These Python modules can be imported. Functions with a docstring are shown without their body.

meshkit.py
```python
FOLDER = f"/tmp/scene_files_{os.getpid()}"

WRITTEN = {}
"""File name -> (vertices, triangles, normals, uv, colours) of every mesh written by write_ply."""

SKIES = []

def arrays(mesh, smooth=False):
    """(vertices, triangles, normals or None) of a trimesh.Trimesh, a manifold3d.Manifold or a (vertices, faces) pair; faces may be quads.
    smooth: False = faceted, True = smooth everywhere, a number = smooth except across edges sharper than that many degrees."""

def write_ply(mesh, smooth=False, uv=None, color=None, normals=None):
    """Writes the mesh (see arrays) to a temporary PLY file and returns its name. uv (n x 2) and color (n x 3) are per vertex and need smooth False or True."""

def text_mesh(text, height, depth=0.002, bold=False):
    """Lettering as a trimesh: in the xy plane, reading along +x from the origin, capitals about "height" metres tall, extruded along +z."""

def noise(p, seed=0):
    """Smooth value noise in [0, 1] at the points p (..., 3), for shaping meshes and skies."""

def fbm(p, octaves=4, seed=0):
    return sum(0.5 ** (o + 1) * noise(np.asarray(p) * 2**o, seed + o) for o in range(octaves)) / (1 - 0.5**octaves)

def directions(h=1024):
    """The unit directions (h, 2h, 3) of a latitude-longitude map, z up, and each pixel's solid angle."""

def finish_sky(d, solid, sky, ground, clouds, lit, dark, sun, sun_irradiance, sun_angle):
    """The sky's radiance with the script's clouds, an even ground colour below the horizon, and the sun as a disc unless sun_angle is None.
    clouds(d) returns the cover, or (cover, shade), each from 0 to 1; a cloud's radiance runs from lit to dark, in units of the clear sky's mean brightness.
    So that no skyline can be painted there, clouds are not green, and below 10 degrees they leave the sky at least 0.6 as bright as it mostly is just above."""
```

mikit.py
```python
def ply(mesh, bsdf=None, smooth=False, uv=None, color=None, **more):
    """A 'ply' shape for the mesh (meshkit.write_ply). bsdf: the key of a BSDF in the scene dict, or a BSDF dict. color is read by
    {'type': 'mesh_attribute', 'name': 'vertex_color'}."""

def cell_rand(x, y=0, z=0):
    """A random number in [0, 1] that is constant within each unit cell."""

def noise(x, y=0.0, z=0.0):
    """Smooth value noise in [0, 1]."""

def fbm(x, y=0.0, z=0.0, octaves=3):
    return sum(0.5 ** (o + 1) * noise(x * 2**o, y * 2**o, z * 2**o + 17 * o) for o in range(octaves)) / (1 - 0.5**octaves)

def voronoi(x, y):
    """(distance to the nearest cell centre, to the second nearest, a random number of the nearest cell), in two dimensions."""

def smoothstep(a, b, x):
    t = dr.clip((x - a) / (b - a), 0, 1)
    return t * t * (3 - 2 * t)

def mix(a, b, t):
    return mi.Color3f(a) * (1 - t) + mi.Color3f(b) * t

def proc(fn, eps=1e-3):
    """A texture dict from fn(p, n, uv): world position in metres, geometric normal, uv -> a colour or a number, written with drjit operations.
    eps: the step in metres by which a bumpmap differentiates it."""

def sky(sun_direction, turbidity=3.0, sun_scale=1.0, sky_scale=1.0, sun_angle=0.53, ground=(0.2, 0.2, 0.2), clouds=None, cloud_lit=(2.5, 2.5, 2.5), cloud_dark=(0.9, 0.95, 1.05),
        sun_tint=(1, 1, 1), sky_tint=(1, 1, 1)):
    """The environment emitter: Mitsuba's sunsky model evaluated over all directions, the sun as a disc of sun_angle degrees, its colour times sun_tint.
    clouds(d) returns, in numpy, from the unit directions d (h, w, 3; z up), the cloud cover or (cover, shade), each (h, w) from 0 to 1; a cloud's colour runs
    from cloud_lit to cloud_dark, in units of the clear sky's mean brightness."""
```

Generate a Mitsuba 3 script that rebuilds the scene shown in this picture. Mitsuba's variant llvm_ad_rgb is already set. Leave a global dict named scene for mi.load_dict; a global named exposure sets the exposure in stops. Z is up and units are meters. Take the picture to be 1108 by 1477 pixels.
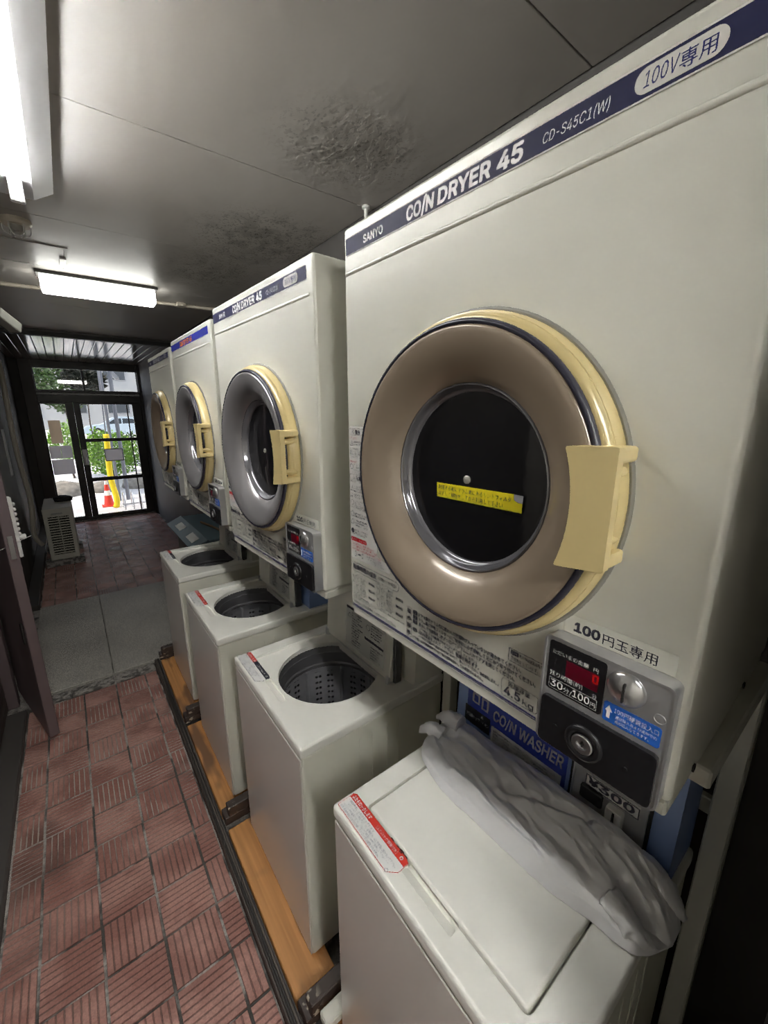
import math, glob
import numpy as np
import trimesh, manifold3d, shapely
from shapely.geometry import Polygon, box, Point, LineString
from shapely import affinity
import drjit as dr
import mitsuba as mi
import mikit, meshkit
from mikit import proc, noise, fbm, voronoi, cell_rand, smoothstep, mix

T = mi.ScalarTransform4f
scene, labels = {}, {}

# ------------------------------------------------------------------ camera, sky, exposure
FOCAL = 585.04                                     # pixels of a 1108 x 1477 frame
EYE = np.array([0.0, 0.0, 1.7987])
RIGHT = np.array([0.7926632, -0.6096597, -0.0001627])
FWD = np.array([0.5918744, 0.7696032, -0.2395739])
UP = np.array([0.1461837, 0.1898051, 0.9708781])
scene['camera'] = {'type': 'perspective', 'fov': math.degrees(2 * math.atan(554 / FOCAL)), 'fov_axis': 'x', 'near_clip': 0.02, 'far_clip': 500.0,
                   'to_world': T().look_at(origin=EYE.tolist(), target=(EYE + FWD).tolist(), up=UP.tolist())}


def cloud_cover(d):
    q = d / np.maximum(d[..., 2:3] + 0.25, 0.1)
    n = meshkit.fbm(np.stack([q[..., 0] * 1.6, q[..., 1] * 1.6, q[..., 2] * 0 + 3], -1), 4, 5)
    return np.clip((n - 0.30) * 3.0, 0, 1), np.clip((n - 0.45) * 1.5, 0, 1)


SKY_SCALE, SUN_SCALE = 7.5, 2.3
scene['sky'] = mikit.sky((-0.45, -0.12, 0.88), turbidity=4.0, sun_scale=SUN_SCALE, sky_scale=SKY_SCALE, clouds=cloud_cover, sun_angle=2.0)
TUBE_RADIANCE, BOX_LAMP_RADIANCE = 92.0, 8.0
exposure = 0.38

# ------------------------------------------------------------------ helpers


def rgb(*c):
    return {'type': 'rgb', 'value': list(c)}


def pb(base, rough=0.5, metallic=0.0, spec=0.5, coat=0.0, coat_gloss=0.9, bump=None, bump_scale=1.0, **more):
    b = {'type': 'principled', 'base_color': base if isinstance(base, dict) else rgb(*base), 'roughness': rough, 'metallic': metallic, 'specular': spec}
    if coat:
        b['clearcoat'], b['clearcoat_gloss'] = coat, coat_gloss
    b.update(more)
    if bump is not None:
        b = {'type': 'bumpmap', 'arbitrary': bump, 'scale': bump_scale, 'bsdf': b}
    return {'type': 'twosided', 'bsdf': b}


def mat(name, *a, **k):
    scene['mat_' + name] = pb(*a, **k)
    return 'mat_' + name


counters = {}


def key_for(base):
    n = counters.get(base, 0)
    counters[base] = n + 1
    return base if n == 0 else f'{base}_{n:03d}'


def put(base, shape, to_world=None, label=None, category=None, group=None, kind=None):
    """One entry of the scene under the next free number of its name."""
    k = key_for(base)
    scene[k] = dict(shape, to_world=to_world) if to_world is not None else dict(shape)
    note(k, label, category, group, kind)
    return k


def note(k, label=None, category=None, group=None, kind=None):
    d = {n: v for n, v in (('label', label), ('category', category), ('group', group), ('kind', kind)) if v}
    if d:
        labels[k] = {**labels.get(k, {}), **d}


def thing(base, label, category, group=None):
    k = key_for(base)
    note(k, label, category, group)
    return k


class Kit:
    """The parts of a kind of thing: built once, then placed under each copy's own key."""

    def __init__(self):
        self.parts, self.n = [], {}

    def add(self, path, mesh, bsdf, smooth=False, label=None, kind=None):
        n = self.n.get(path, 0)
        self.n[path] = n + 1
        path = path if n == 0 else f'{path}_{n:03d}'
        self.parts.append((path, mikit.ply(mesh, bsdf, smooth), label, kind))
        return path

    def place(self, root, to_world, swap={}, skip=()):
        for path, shape, label, kind in self.parts:
            if path in skip:
                continue
            k = f'{root}__{path}'
            sh = dict(shape, to_world=to_world)
            if path in swap:
                sh['bsdf'] = {'type': 'ref', 'id': swap[path]}
            scene[k] = sh
            note(k, label, None, None, kind)


def join(*ms):
    ms = [m for m in ms if m is not None]
    return trimesh.util.concatenate([trimesh.Trimesh(*meshkit.arrays(m)[:2], process=False) for m in ms])


def hull(pts):
    return trimesh.convex.convex_hull(np.asarray(pts, float))


def cb(x0, x1, y0, y1, z0, z1, c=0.002):
    """A box with chamfered edges."""
    x0, x1 = min(x0, x1), max(x0, x1); y0, y1 = min(y0, y1), max(y0, y1); z0, z1 = min(z0, z1), max(z0, z1)
    c = min(c, (x1 - x0) * .45, (y1 - y0) * .45, (z1 - z0) * .45)
    pts = []
    for x, sx in ((x0, 1), (x1, -1)):
        for y, sy in ((y0, 1), (y1, -1)):
            for z, sz in ((z0, 1), (z1, -1)):
                pts += [(x + sx * c, y + sy * c, z), (x + sx * c, y, z + sz * c), (x, y + sy * c, z + sz * c)]
    return hull(pts)


def rb(x0, x1, y0, y1, z0, z1, r, n=3):
    """A box with rounded edges."""
    a = np.linspace(0, np.pi / 2, n + 1)
    oct_ = np.array([(np.cos(t) * np.cos(p), np.cos(t) * np.sin(p), np.sin(t)) for t in a for p in a]) * r
    pts = []
    for x, sx in ((x0 + r, -1), (x1 - r, 1)):
        for y, sy in ((y0 + r, -1), (y1 - r, 1)):
            for z, sz in ((z0 + r, -1), (z1 - r, 1)):
                pts.append(oct_ * (sx, sy, sz) + (x, y, z))
    return hull(np.vstack(pts))


def M3(m):
    v, f, _ = meshkit.arrays(m)
    t = trimesh.Trimesh(v, f, process=True)
    if t.volume < 0:
        t.invert()
    return manifold3d.Manifold(manifold3d.Mesh(vert_properties=np.asarray(t.vertices, np.float32), tri_verts=np.asarray(t.faces, np.uint32)))


def cut(a, *bs):
    m = M3(a)
    for b in bs:
        m = m - M3(b)
    return m


def mapped(m, cols):
    """Swaps a mesh's axes: cols gives, for each new axis, (old axis, sign, offset)."""
    v, f, _ = meshkit.arrays(m)
    w = np.stack([v[:, a] * s + o for a, s, o in cols], 1)
    perm = np.zeros((3, 3))
    for i, (a, s, o) in enumerate(cols):
        perm[i, a] = s
    if np.linalg.det(perm) < 0:
        f = f[:, ::-1]
    return trimesh.Trimesh(w, f, process=False)


def polys(g):
    return [p for p in getattr(g, 'geoms', [g]) if p.geom_type == 'Polygon' and p.area > 1e-12]


def ext(g, h):
    return join(*[trimesh.creation.extrude_polygon(p, h, engine='earcut') for p in polys(g)])


def front(g, y0, y1):
    """A polygon drawn on an upright face (s to the right, z up), extruded from depth y0 to y1."""
    return mapped(ext(g, abs(y1 - y0)), [(0, 1, 0), (2, -1, max(y0, y1)), (1, 1, 0)])


def plan(g, z0, z1):
    return mapped(ext(g, z1 - z0), [(0, 1, 0), (1, 1, 0), (2, 1, z0)])


def flat(g):
    vs, fs, n = [], [], 0
    for p in polys(g):
        v, f = trimesh.creation.triangulate_polygon(p, engine='earcut')
        vs.append(v); fs.append(f + n); n += len(v)
    v = np.vstack(vs)
    return trimesh.Trimesh(np.c_[v, np.zeros(len(v))], np.vstack(fs), process=False)


def print_front(g, y):
    return mapped(flat(g), [(0, 1, 0), (2, 1, y), (1, 1, 0)])


def print_top(g, z):
    return mapped(flat(g), [(0, 1, 0), (1, 1, 0), (2, 1, z)])


def rrect(x0, x1, y0, y1, r, res=5):
    r = min(r, (x1 - x0) / 2.001, (y1 - y0) / 2.001)
    return box(x0 + r, y0 + r, x1 - r, y1 - r).buffer(r, quad_segs=res)


def frame(x0, x1, y0, y1, r, w):
    g = rrect(x0, x1, y0, y1, r)
    return g.difference(g.buffer(-w))


CJK = (glob.glob('/opt/blender-*/*/datafiles/fonts/Noto Sans CJK*') or glob.glob('/opt/blender-*/*/datafiles/fonts/Inter.woff2'))[0]
LATIN = glob.glob('/opt/blender-*/*/datafiles/fonts/Inter.woff2')[0]
_fonts, _texts = {}, {}


def glyphs(text, em, x, y, bold=0, font=CJK, px=36, width=None, slant=0.0):
    """Lettering as polygons, em high, from (x, y) on its base line; width squeezes or stretches it."""
    from PIL import Image, ImageDraw, ImageFont
    k = (text, bold, font, px)
    if k not in _texts:
        f = _fonts.setdefault((font, px), ImageFont.truetype(font, px))
        x0, y0, x1, y1 = f.getbbox(text, anchor='ls', stroke_width=bold)
        x0, y0, x1, y1 = map(int, (x0, y0, x1, y1))
        im = Image.new('L', (x1 - x0 + 8, y1 - y0 + 8))
        ImageDraw.Draw(im).text((4 - x0, 4 - y0), text, 255, f, anchor='ls', stroke_width=bold)
        on = np.pad(np.asarray(im) > 120, ((0, 0), (1, 1))).astype(np.int8)
        rows, starts = np.nonzero(np.diff(on, axis=1) == 1)
        ends = np.nonzero(np.diff(on, axis=1) == -1)[1]
        g = shapely.union_all(shapely.box(starts, -rows - 1, ends, -rows)).buffer(0.4, quad_segs=1).buffer(-0.4, quad_segs=1).simplify(0.6)
        _texts[k] = affinity.translate(g, x0 - 4, 4 - y0)
    g = _texts[k]
    s = em / px
    sx = s if width is None else width / (g.bounds[2] - g.bounds[0])
    g = affinity.affine_transform(g, [sx, slant * s, 0, s, 0, 0])
    return affinity.translate(g, x - g.bounds[0], y)


def lathe(profile, n=64, close=False):
    """Revolves (r, h) pairs about the h axis (z)."""
    p = np.asarray(profile, float)
    a = np.arange(n) * 2 * np.pi / n
    v = np.stack([p[None, :, 0] * np.cos(a)[:, None], p[None, :, 0] * np.sin(a)[:, None], np.broadcast_to(p[None, :, 1], (n, len(p)))], -1).reshape(-1, 3)
    m = len(p)
    i, j = np.meshgrid(np.arange(n), np.arange(m - 1), indexing='ij')
    a0, a1 = i * m + j, ((i + 1) % n) * m + j
    f = np.concatenate([np.stack([a0, a1, a1 + 1], -1).reshape(-1, 3), np.stack([a0, a1 + 1, a0 + 1], -1).reshape(-1, 3)])
    return trimesh.Trimesh(v, f, process=False)


def lathe_front(profile, s, z, n=64):
    """(r, out) pairs revolved about the outward axis of an upright face."""
    return mapped(lathe(profile, n), [(0, 1, s), (2, -1, 0), (1, 1, z)])


def tube(path, r, n=10, caps=True):
    p = np.asarray(path, float)
    d = np.gradient(p, axis=0)
    d /= np.linalg.norm(d, axis=1, keepdims=True)
    ref = np.array([0, 0, 1.0]) if abs(d[0, 2]) < 0.9 else np.array([1.0, 0, 0])
    vs = []
    rr = np.broadcast_to(r, len(p))
    u = np.cross(d[0], ref); u /= np.linalg.norm(u)
    for i in range(len(p)):
        u = u - d[i] * (u @ d[i]); u /= np.linalg.norm(u)
        w = np.cross(d[i], u)
        a = np.arange(n) * 2 * np.pi / n
        vs.append(p[i] + rr[i] * (np.cos(a)[:, None] * u + np.sin(a)[:, None] * w))
    v = np.vstack(vs)
    f = []
    for i in range(len(p) - 1):
        for k in range(n):
            a, b = i * n + k, i * n + (k + 1) % n
            f += [(a, b, b + n), (a, b + n, a + n)]
    if caps:
        v = np.vstack([v, p[0], p[-1]])
        for k in range(n):
            f += [(len(v) - 2, (k + 1) % n, k), (len(v) - 1, (len(p) - 1) * n + k, (len(p) - 1) * n + (k + 1) % n)]
    return trimesh.Trimesh(v, f, process=False)


def smooth_path(pts, n=40):
    from scipy.interpolate import CubicSpline
    pts = np.asarray(pts, float)
    t = np.r_[0, np.cumsum(np.linalg.norm(np.diff(pts, axis=0), axis=1))]
    return CubicSpline(t, pts)(np.linspace(0, t[-1], n))


def moved(m, x=0, y=0, z=0, rot=None):
    t = trimesh.Trimesh(*meshkit.arrays(m)[:2], process=False)
    if rot is not None:
        axis, deg = rot
        t.apply_transform(trimesh.transformations.rotation_matrix(math.radians(deg), axis))
    t.apply_translation((x, y, z))
    return t


# ------------------------------------------------------------------ materials
cream = (0.62, 0.615, 0.55)
mat('cream', cream, 0.35, coat=0.3)
mat('washer_body', (0.66, 0.655, 0.57), 0.30, coat=0.6, coat_gloss=0.95)
mat('washer_front', (0.60, 0.58, 0.545), 0.22, coat=0.8, coat_gloss=0.97)
mat('washer_top', (0.82, 0.815, 0.76), 0.32, coat=0.3)
mat('lid_cream', (0.80, 0.79, 0.71), 0.4)
mat('navy', (0.009, 0.010, 0.036), 0.6, spec=0.2)
mat('blue_stripe', (0.015, 0.022, 0.22), 0.6, spec=0.2)
mat('print_white', (0.80, 0.80, 0.80), 0.6, spec=0.2)
mat('print_orange', (0.85, 0.22, 0.03), 0.6, spec=0.2)
mat('print_grey', (0.30, 0.30, 0.34), 0.6, spec=0.2)
mat('print_ink', (0.02, 0.02, 0.03), 0.6, spec=0.2)
mat('print_navy', (0.02, 0.022, 0.09), 0.6, spec=0.2)
mat('print_red', (0.42, 0.02, 0.03), 0.6, spec=0.2)
mat('label_red', (0.48, 0.035, 0.025), 0.6, spec=0.2)
mat('paper', (0.76, 0.76, 0.74), 0.6, spec=0.2)
mat('tape', (0.66, 0.66, 0.60), 0.6, spec=0.2)
mat('pill', (0.62, 0.61, 0.57), 0.6, spec=0.2)
mat('door_beige', (0.57, 0.455, 0.215), 0.28, coat=0.4)
mat('flange', (0.20, 0.20, 0.18), 0.5)
mat('gasket', (0.012, 0.012, 0.022), 0.35)
mat('bowl_bronze', (0.215, 0.170, 0.125), 0.26, metallic=0.15, coat=1.0, coat_gloss=0.93)
mat('bowl_silver', (0.33, 0.32, 0.33), 0.26, metallic=0.65, coat=0.8, coat_gloss=0.93)
mat('bowl_wall', (0.14, 0.14, 0.155), 0.14, metallic=0.5, coat=1.0, coat_gloss=0.98)
mat('black_glass', (0.004, 0.004, 0.005), 0.06, spec=0.45)
mat('rivet', (0.5, 0.49, 0.45), 0.35, metallic=0.7)
mat('yellow', (0.78, 0.66, 0.02), 0.35)
mat('silver', (0.50, 0.50, 0.51), 0.30, metallic=0.75)
mat('steel', (0.55, 0.55, 0.56), 0.22, metallic=0.95)
mat('black_plastic', (0.006, 0.006, 0.007), 0.32, spec=0.3)
mat('slot_black', (0.004, 0.004, 0.004), 0.6)
mat('red_window', (0.06, 0.002, 0.008), 0.2)
mat('coin_blue', (0.015, 0.085, 0.36), 0.35)
mat('console_blue', (0.16, 0.235, 0.44), 0.4)
mat('label_blue', (0.012, 0.025, 0.20), 0.35)
mat('rubber', (0.012, 0.012, 0.013), 0.6)
mat('tub_grey', (0.075, 0.075, 0.08), 0.32)
mat('drum_grey', (0.40, 0.40, 0.42), 0.3, metallic=0.6)
mat('hole', (0.003, 0.003, 0.003), 0.8)
mat('doc_grey', (0.60, 0.60, 0.57), 0.6, spec=0.2)
mat('bag', (0.76, 0.76, 0.78), 0.27, spec=0.5, coat=1.0, coat_gloss=0.90)
mat('white_plastic', (0.74, 0.74, 0.72), 0.4)
mat('lamp_body', (0.55, 0.55, 0.56), 0.4)
mat('pipe_beige', (0.60, 0.55, 0.46), 0.5)
mat('duct_grey', (0.34, 0.34, 0.31), 0.5)
mat('ac_beige', (0.50, 0.48, 0.42), 0.5)
mat('dark_frame', (0.016, 0.014, 0.013), 0.35)
mat('post_brown', (0.028, 0.017, 0.014), 0.4)
mat('door_brown', (0.105, 0.078, 0.082), 0.45)
mat('dark_paint', (0.05, 0.046, 0.043), 0.5)
mat('black_iron', (0.012, 0.011, 0.01), 0.5)
mat('slate_lid', (0.095, 0.14, 0.16), 0.45)
mat('chest_body', (0.30, 0.29, 0.26), 0.5)
mat('stick', (0.20, 0.13, 0.07), 0.6)
scene['mat_sign_grey'] = {'type': 'principledthin', 'base_color': rgb(.62, .60, .60), 'roughness': .7, 'diff_trans': 1.2, 'spec_trans': 0.0}
scene['mat_sign_tan'] = {'type': 'principledthin', 'base_color': rgb(.66, .58, .48), 'roughness': .7, 'diff_trans': 1.2, 'spec_trans': 0.0}
mat('cone_red', (0.62, 0.04, 0.02), 0.5)
mat('pole_yellow', (0.80, 0.60, 0.01), 0.5)
mat('pole_grey', (0.16, 0.17, 0.19), 0.5)
mat('car_paint', (0.36, 0.44, 0.49), 0.2, coat=1.0)
mat('car_glass', (0.03, 0.04, 0.05), 0.1)
mat('leaf', (0.16, 0.30, 0.035), 0.5)
mat('leaf_dark', (0.035, 0.075, 0.016), 0.5)
mat('leaf_black', (0.010, 0.014, 0.008), 0.6)
mat('bark', (0.06, 0.045, 0.035), 0.8)
mat('facade', (0.36, 0.37, 0.37), 0.7)
mat('facade_window', (0.05, 0.06, 0.07), 0.2)
mat('canopy', (0.30, 0.31, 0.32), 0.5)
scene['mat_pane'] = {'type': 'thindielectric', 'int_ior': 1.5}


def tile_color(p, n, uv):
    g = fbm(p.x * 9, p.y * 9, 0, 4)
    fine = noise(p.x * 260, p.y * 260)
    c = mix((0.255, 0.115, 0.094), (0.390, 0.210, 0.176), smoothstep(0.3, 0.7, g))
    c = mix(c, (0.06, 0.035, 0.03), smoothstep(0.62, 0.8, fbm(p.x * 3 + 7, p.y * 3, 0, 3)) * 0.6)
    c = c * (0.85 + 0.3 * fine)
    c = c * (1 - 0.5 * smoothstep(-0.0011, -0.0024, p.z))  # groove shade painted into the tile colour
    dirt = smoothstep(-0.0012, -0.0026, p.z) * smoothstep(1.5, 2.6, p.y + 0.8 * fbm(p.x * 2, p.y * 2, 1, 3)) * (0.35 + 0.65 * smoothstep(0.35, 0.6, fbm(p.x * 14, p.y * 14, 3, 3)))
    return mix(c, (0.42, 0.37, 0.335), dirt * 0.9)


def tile_rough(p, n, uv):
    return 0.34 + 0.25 * fbm(p.x * 12, p.y * 12, 5, 3)


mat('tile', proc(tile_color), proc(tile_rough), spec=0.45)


def grout_color(p, n, uv):
    f = fbm(p.x * 10, p.y * 10, 2, 4)
    c = mix((0.05, 0.046, 0.042), (0.30, 0.28, 0.26), smoothstep(0.40, 0.62, f))
    return c * (0.7 + 0.6 * noise(p.x * 180, p.y * 180))


mat('grout', proc(grout_color), 0.8)


def slab_color(p, n, uv):
    s = noise(p.x * 330, p.y * 330, p.z * 330)
    c = mix((0.22, 0.21, 0.19), (0.48, 0.455, 0.41), smoothstep(0.25, 0.85, s))
    return c * (0.75 + 0.5 * fbm(p.x * 3, p.y * 3, 0, 3))


mat('slab', proc(slab_color), 0.55)


def kerb_color(p, n, uv):
    s = fbm(p.x * 40, p.y * 40, p.z * 40, 4)
    return mix((0.07, 0.065, 0.06), (0.30, 0.28, 0.26), smoothstep(0.35, 0.65, s))


mat('kerb', proc(kerb_color), 0.7)


def mould(p):
    a = 0.8 * dr.exp(-dr.square((p.x - 0.85) / 0.24) - dr.square((p.y - 1.27) / 0.20)) + dr.exp(-dr.square((p.x - 0.90) / 0.28) - dr.square((p.y - 2.08) / 0.26)) + 0.6 * dr.exp(-dr.square((p.x - 0.80) / 0.3) - dr.square((p.y - 2.75) / 0.4))
    return dr.clip(a, 0, 1)


def ceiling_color(p, n, uv):
    base = mix((0.305, 0.288, 0.268), (0.345, 0.325, 0.302), fbm(p.x * 2, p.y * 2, 0, 3))
    m = mould(p) * 0.45 * smoothstep(0.30, 0.75, fbm(p.x * 22, p.y * 14, 1, 4)) + mould(p) * 0.34
    m = m + 0.35 * smoothstep(0.55, 0.72, fbm(p.x * 130, p.y * 90, 4, 3)) * smoothstep(0.08, 0.6, mould(p))
    return mix(base, (0.045, 0.042, 0.035), dr.clip(m * 0.85, 0, 1))


def ceiling_bump(p, n, uv):
    return fbm(p.x * 70, p.y * 70, 0, 3) * (0.08 + mould(p) * 1.2) + 0.25 * fbm(p.x * 8, p.y * 8, 2, 2)


mat('ceiling', proc(ceiling_color), 0.42, spec=0.4, bump=proc(ceiling_bump, 2e-3), bump_scale=0.004)


def plaster_color(p, n, uv):
    return mix((0.028, 0.026, 0.025), (0.062, 0.058, 0.054), fbm(p.x * 5, p.y * 5, p.z * 3, 4))


mat('plaster_dark', proc(plaster_color), 0.6)


def wood_orange(p, n, uv):
    g = fbm(p.x * 90, p.y * 3.0, p.z * 90, 3)
    c = mix((0.34, 0.145, 0.042), (0.58, 0.29, 0.105), g)
    return mix(c, (0.16, 0.08, 0.04), smoothstep(0.60, 0.75, fbm(p.x * 12, p.y * 4, 2, 3)))


mat('wood_orange', proc(wood_orange), 0.55)


def wood_dark(p, n, uv):
    g = fbm(p.x * 160, p.y * 2.0, p.z * 120, 3)
    return mix((0.012, 0.010, 0.009), (0.085, 0.070, 0.060), smoothstep(0.35, 0.75, g))


mat('wood_dark', proc(wood_dark), 0.65)


def siding_color(p, n, uv):
    g = fbm(p.y * 2, p.z * 120, 0, 3)
    return mix((0.022, 0.015, 0.013), (0.06, 0.043, 0.038), g)


mat('plaster_mid', (0.26, 0.25, 0.23), 0.6)
mat('plaster_light', (0.70, 0.68, 0.63), 0.6)
mat('siding', proc(siding_color), 0.35)


def plank_color(p, n, uv):
    g = fbm(p.x * 80, p.y * 2.0, 0, 3)
    return mix((0.035, 0.028, 0.024), (0.075, 0.06, 0.05), g)


mat('ceiling_plank', proc(plank_color), 0.14, spec=0.75, coat=1.0, coat_gloss=0.95)


def worn_color(p, n, uv):
    return mix((0.030, 0.020, 0.017), (0.42, 0.38, 0.31), smoothstep(0.60, 0.66, fbm(p.x * 45, p.y * 45, p.z * 45, 3)) * smoothstep(0.36, 0.32, p.x))


mat('worn_bar', proc(worn_color), 0.5)


def pavement_color(p, n, uv):
    return mix((0.36, 0.36, 0.37), (0.50, 0.50, 0.50), fbm(p.x * 4, p.y * 4, 0, 4))


mat('pavement', proc(pavement_color), 0.8)


def rock_color(p, n, uv):
    return mix((0.09, 0.085, 0.07), (0.30, 0.28, 0.25), fbm(p.x * 12, p.y * 12, p.z * 12, 4))


mat('rock', proc(rock_color), 0.8)

# ------------------------------------------------------------------ the setting
CEIL, XL, XR, DOOR_Y, BEAM_Y = 2.60, -0.53, 1.13, 8.40, 5.62
put('floor', mikit.ply(cb(-1.5, 1.5, -2.5, DOOR_Y + .08, -0.15, -0.0055, 0.0), 'mat_grout'), kind='structure', label='brown ribbed quarry tile floor of the laundry corridor')


def tile_mesh(w, d, along_y, ribs=8):
    """A quarry tile with raised ribs and chamfered edges, top at z = 0."""
    L, A = (d, w) if along_y else (w, d)          # L along the ribs, A across
    pitch = A / ribs
    prof = [(0, -0.007)]
    for k in range(ribs):
        a = k * pitch
        e0, e1 = (0.0010 if k == 0 else 0.0018), (0.0010 if k == ribs - 1 else 0.0018)
        prof += [(a + e0, -0.003), (a + e0 + .0012, 0.0), (a + pitch - e1 - .0012, 0.0), (a + pitch - e1, -0.003)]
    prof += [(A, -0.007)]
    P = np.array(prof)
    n = len(P)
    v = np.vstack([np.c_[np.zeros(n), P], np.c_[np.full(n, L), P]])
    f = []
    for i in range(n - 1):
        f += [(i, i + 1 + n, i + 1), (i, i + n, i + 1 + n)]
    for i in range(1, n - 1):
        f += [(0, i, i + 1), (n, n + i + 1, n + i)]
    v = v[:, [1, 0, 2]] if along_y else v
    f = np.array(f)
    if along_y:
        f = f[:, ::-1]
    return trimesh.Trimesh(v, f, process=False)


PITCH, GX, GY, JOINT = 0.1738, -0.3325, 1.284, 0.008
tile_kinds, tile_rng = {}, np.random.default_rng(7)


def lay(x0, x1, y0, y1, along):
    w, d = round(x1 - x0 - JOINT, 4), round(y1 - y0 - JOINT, 4)
    if w < 0.02 or d < 0.02:
        return
    k = (w, d, along)
    if k not in tile_kinds:
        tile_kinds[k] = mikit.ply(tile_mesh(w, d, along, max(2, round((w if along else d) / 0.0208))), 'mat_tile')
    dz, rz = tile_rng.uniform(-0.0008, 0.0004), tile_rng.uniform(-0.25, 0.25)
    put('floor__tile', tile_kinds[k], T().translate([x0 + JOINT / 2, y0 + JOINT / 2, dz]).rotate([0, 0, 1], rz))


for j in range(-5, 10):                            # beside the washers
    y0, y1 = GY + PITCH * j, GY + PITCH * (j + 1)
    for i in range(-1, 4):
        x0, x1 = GX + PITCH * i, GX + PITCH * (i + 1)
        lay(max(x0, -0.437), min(x1, 0.262), y0, min(y1, 3.02), (i + j) % 2 == 1)
for j in range(0, 21):                             # beyond the stone slabs
    y0 = 4.735 + PITCH * j
    for i in range(-1, 9):
        x0, x1 = GX + PITCH * i, GX + PITCH * (i + 1)
        lay(max(x0, -0.437), min(x1, 1.10), y0, min(y0 + PITCH, DOOR_Y - .06), (i + j) % 2 == 0)
for x0, x1 in ((-0.435, 0.015), (0.019, 0.62), (0.624, 1.12)):
    put('floor__stone_slab', mikit.ply(cb(x0, x1, 3.13, 4.70, -0.02, 0.022, 0.004), 'mat_slab'))
x = -0.437
kerb_rng = np.random.default_rng(3)
while x < 0.25:
    w = kerb_rng.uniform(0.20, 0.34)
    put('floor__kerb_stone', mikit.ply(cb(x, min(x + w, 0.262), 3.035, 3.118, -0.02, 0.012, 0.006), 'mat_kerb'))
    x += w + 0.006
put('floor__threshold', mikit.ply(cb(-0.45, XR - .01, DOOR_Y - .055, DOOR_Y + .07, -0.02, 0.018, 0.005), 'mat_kerb'))

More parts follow.
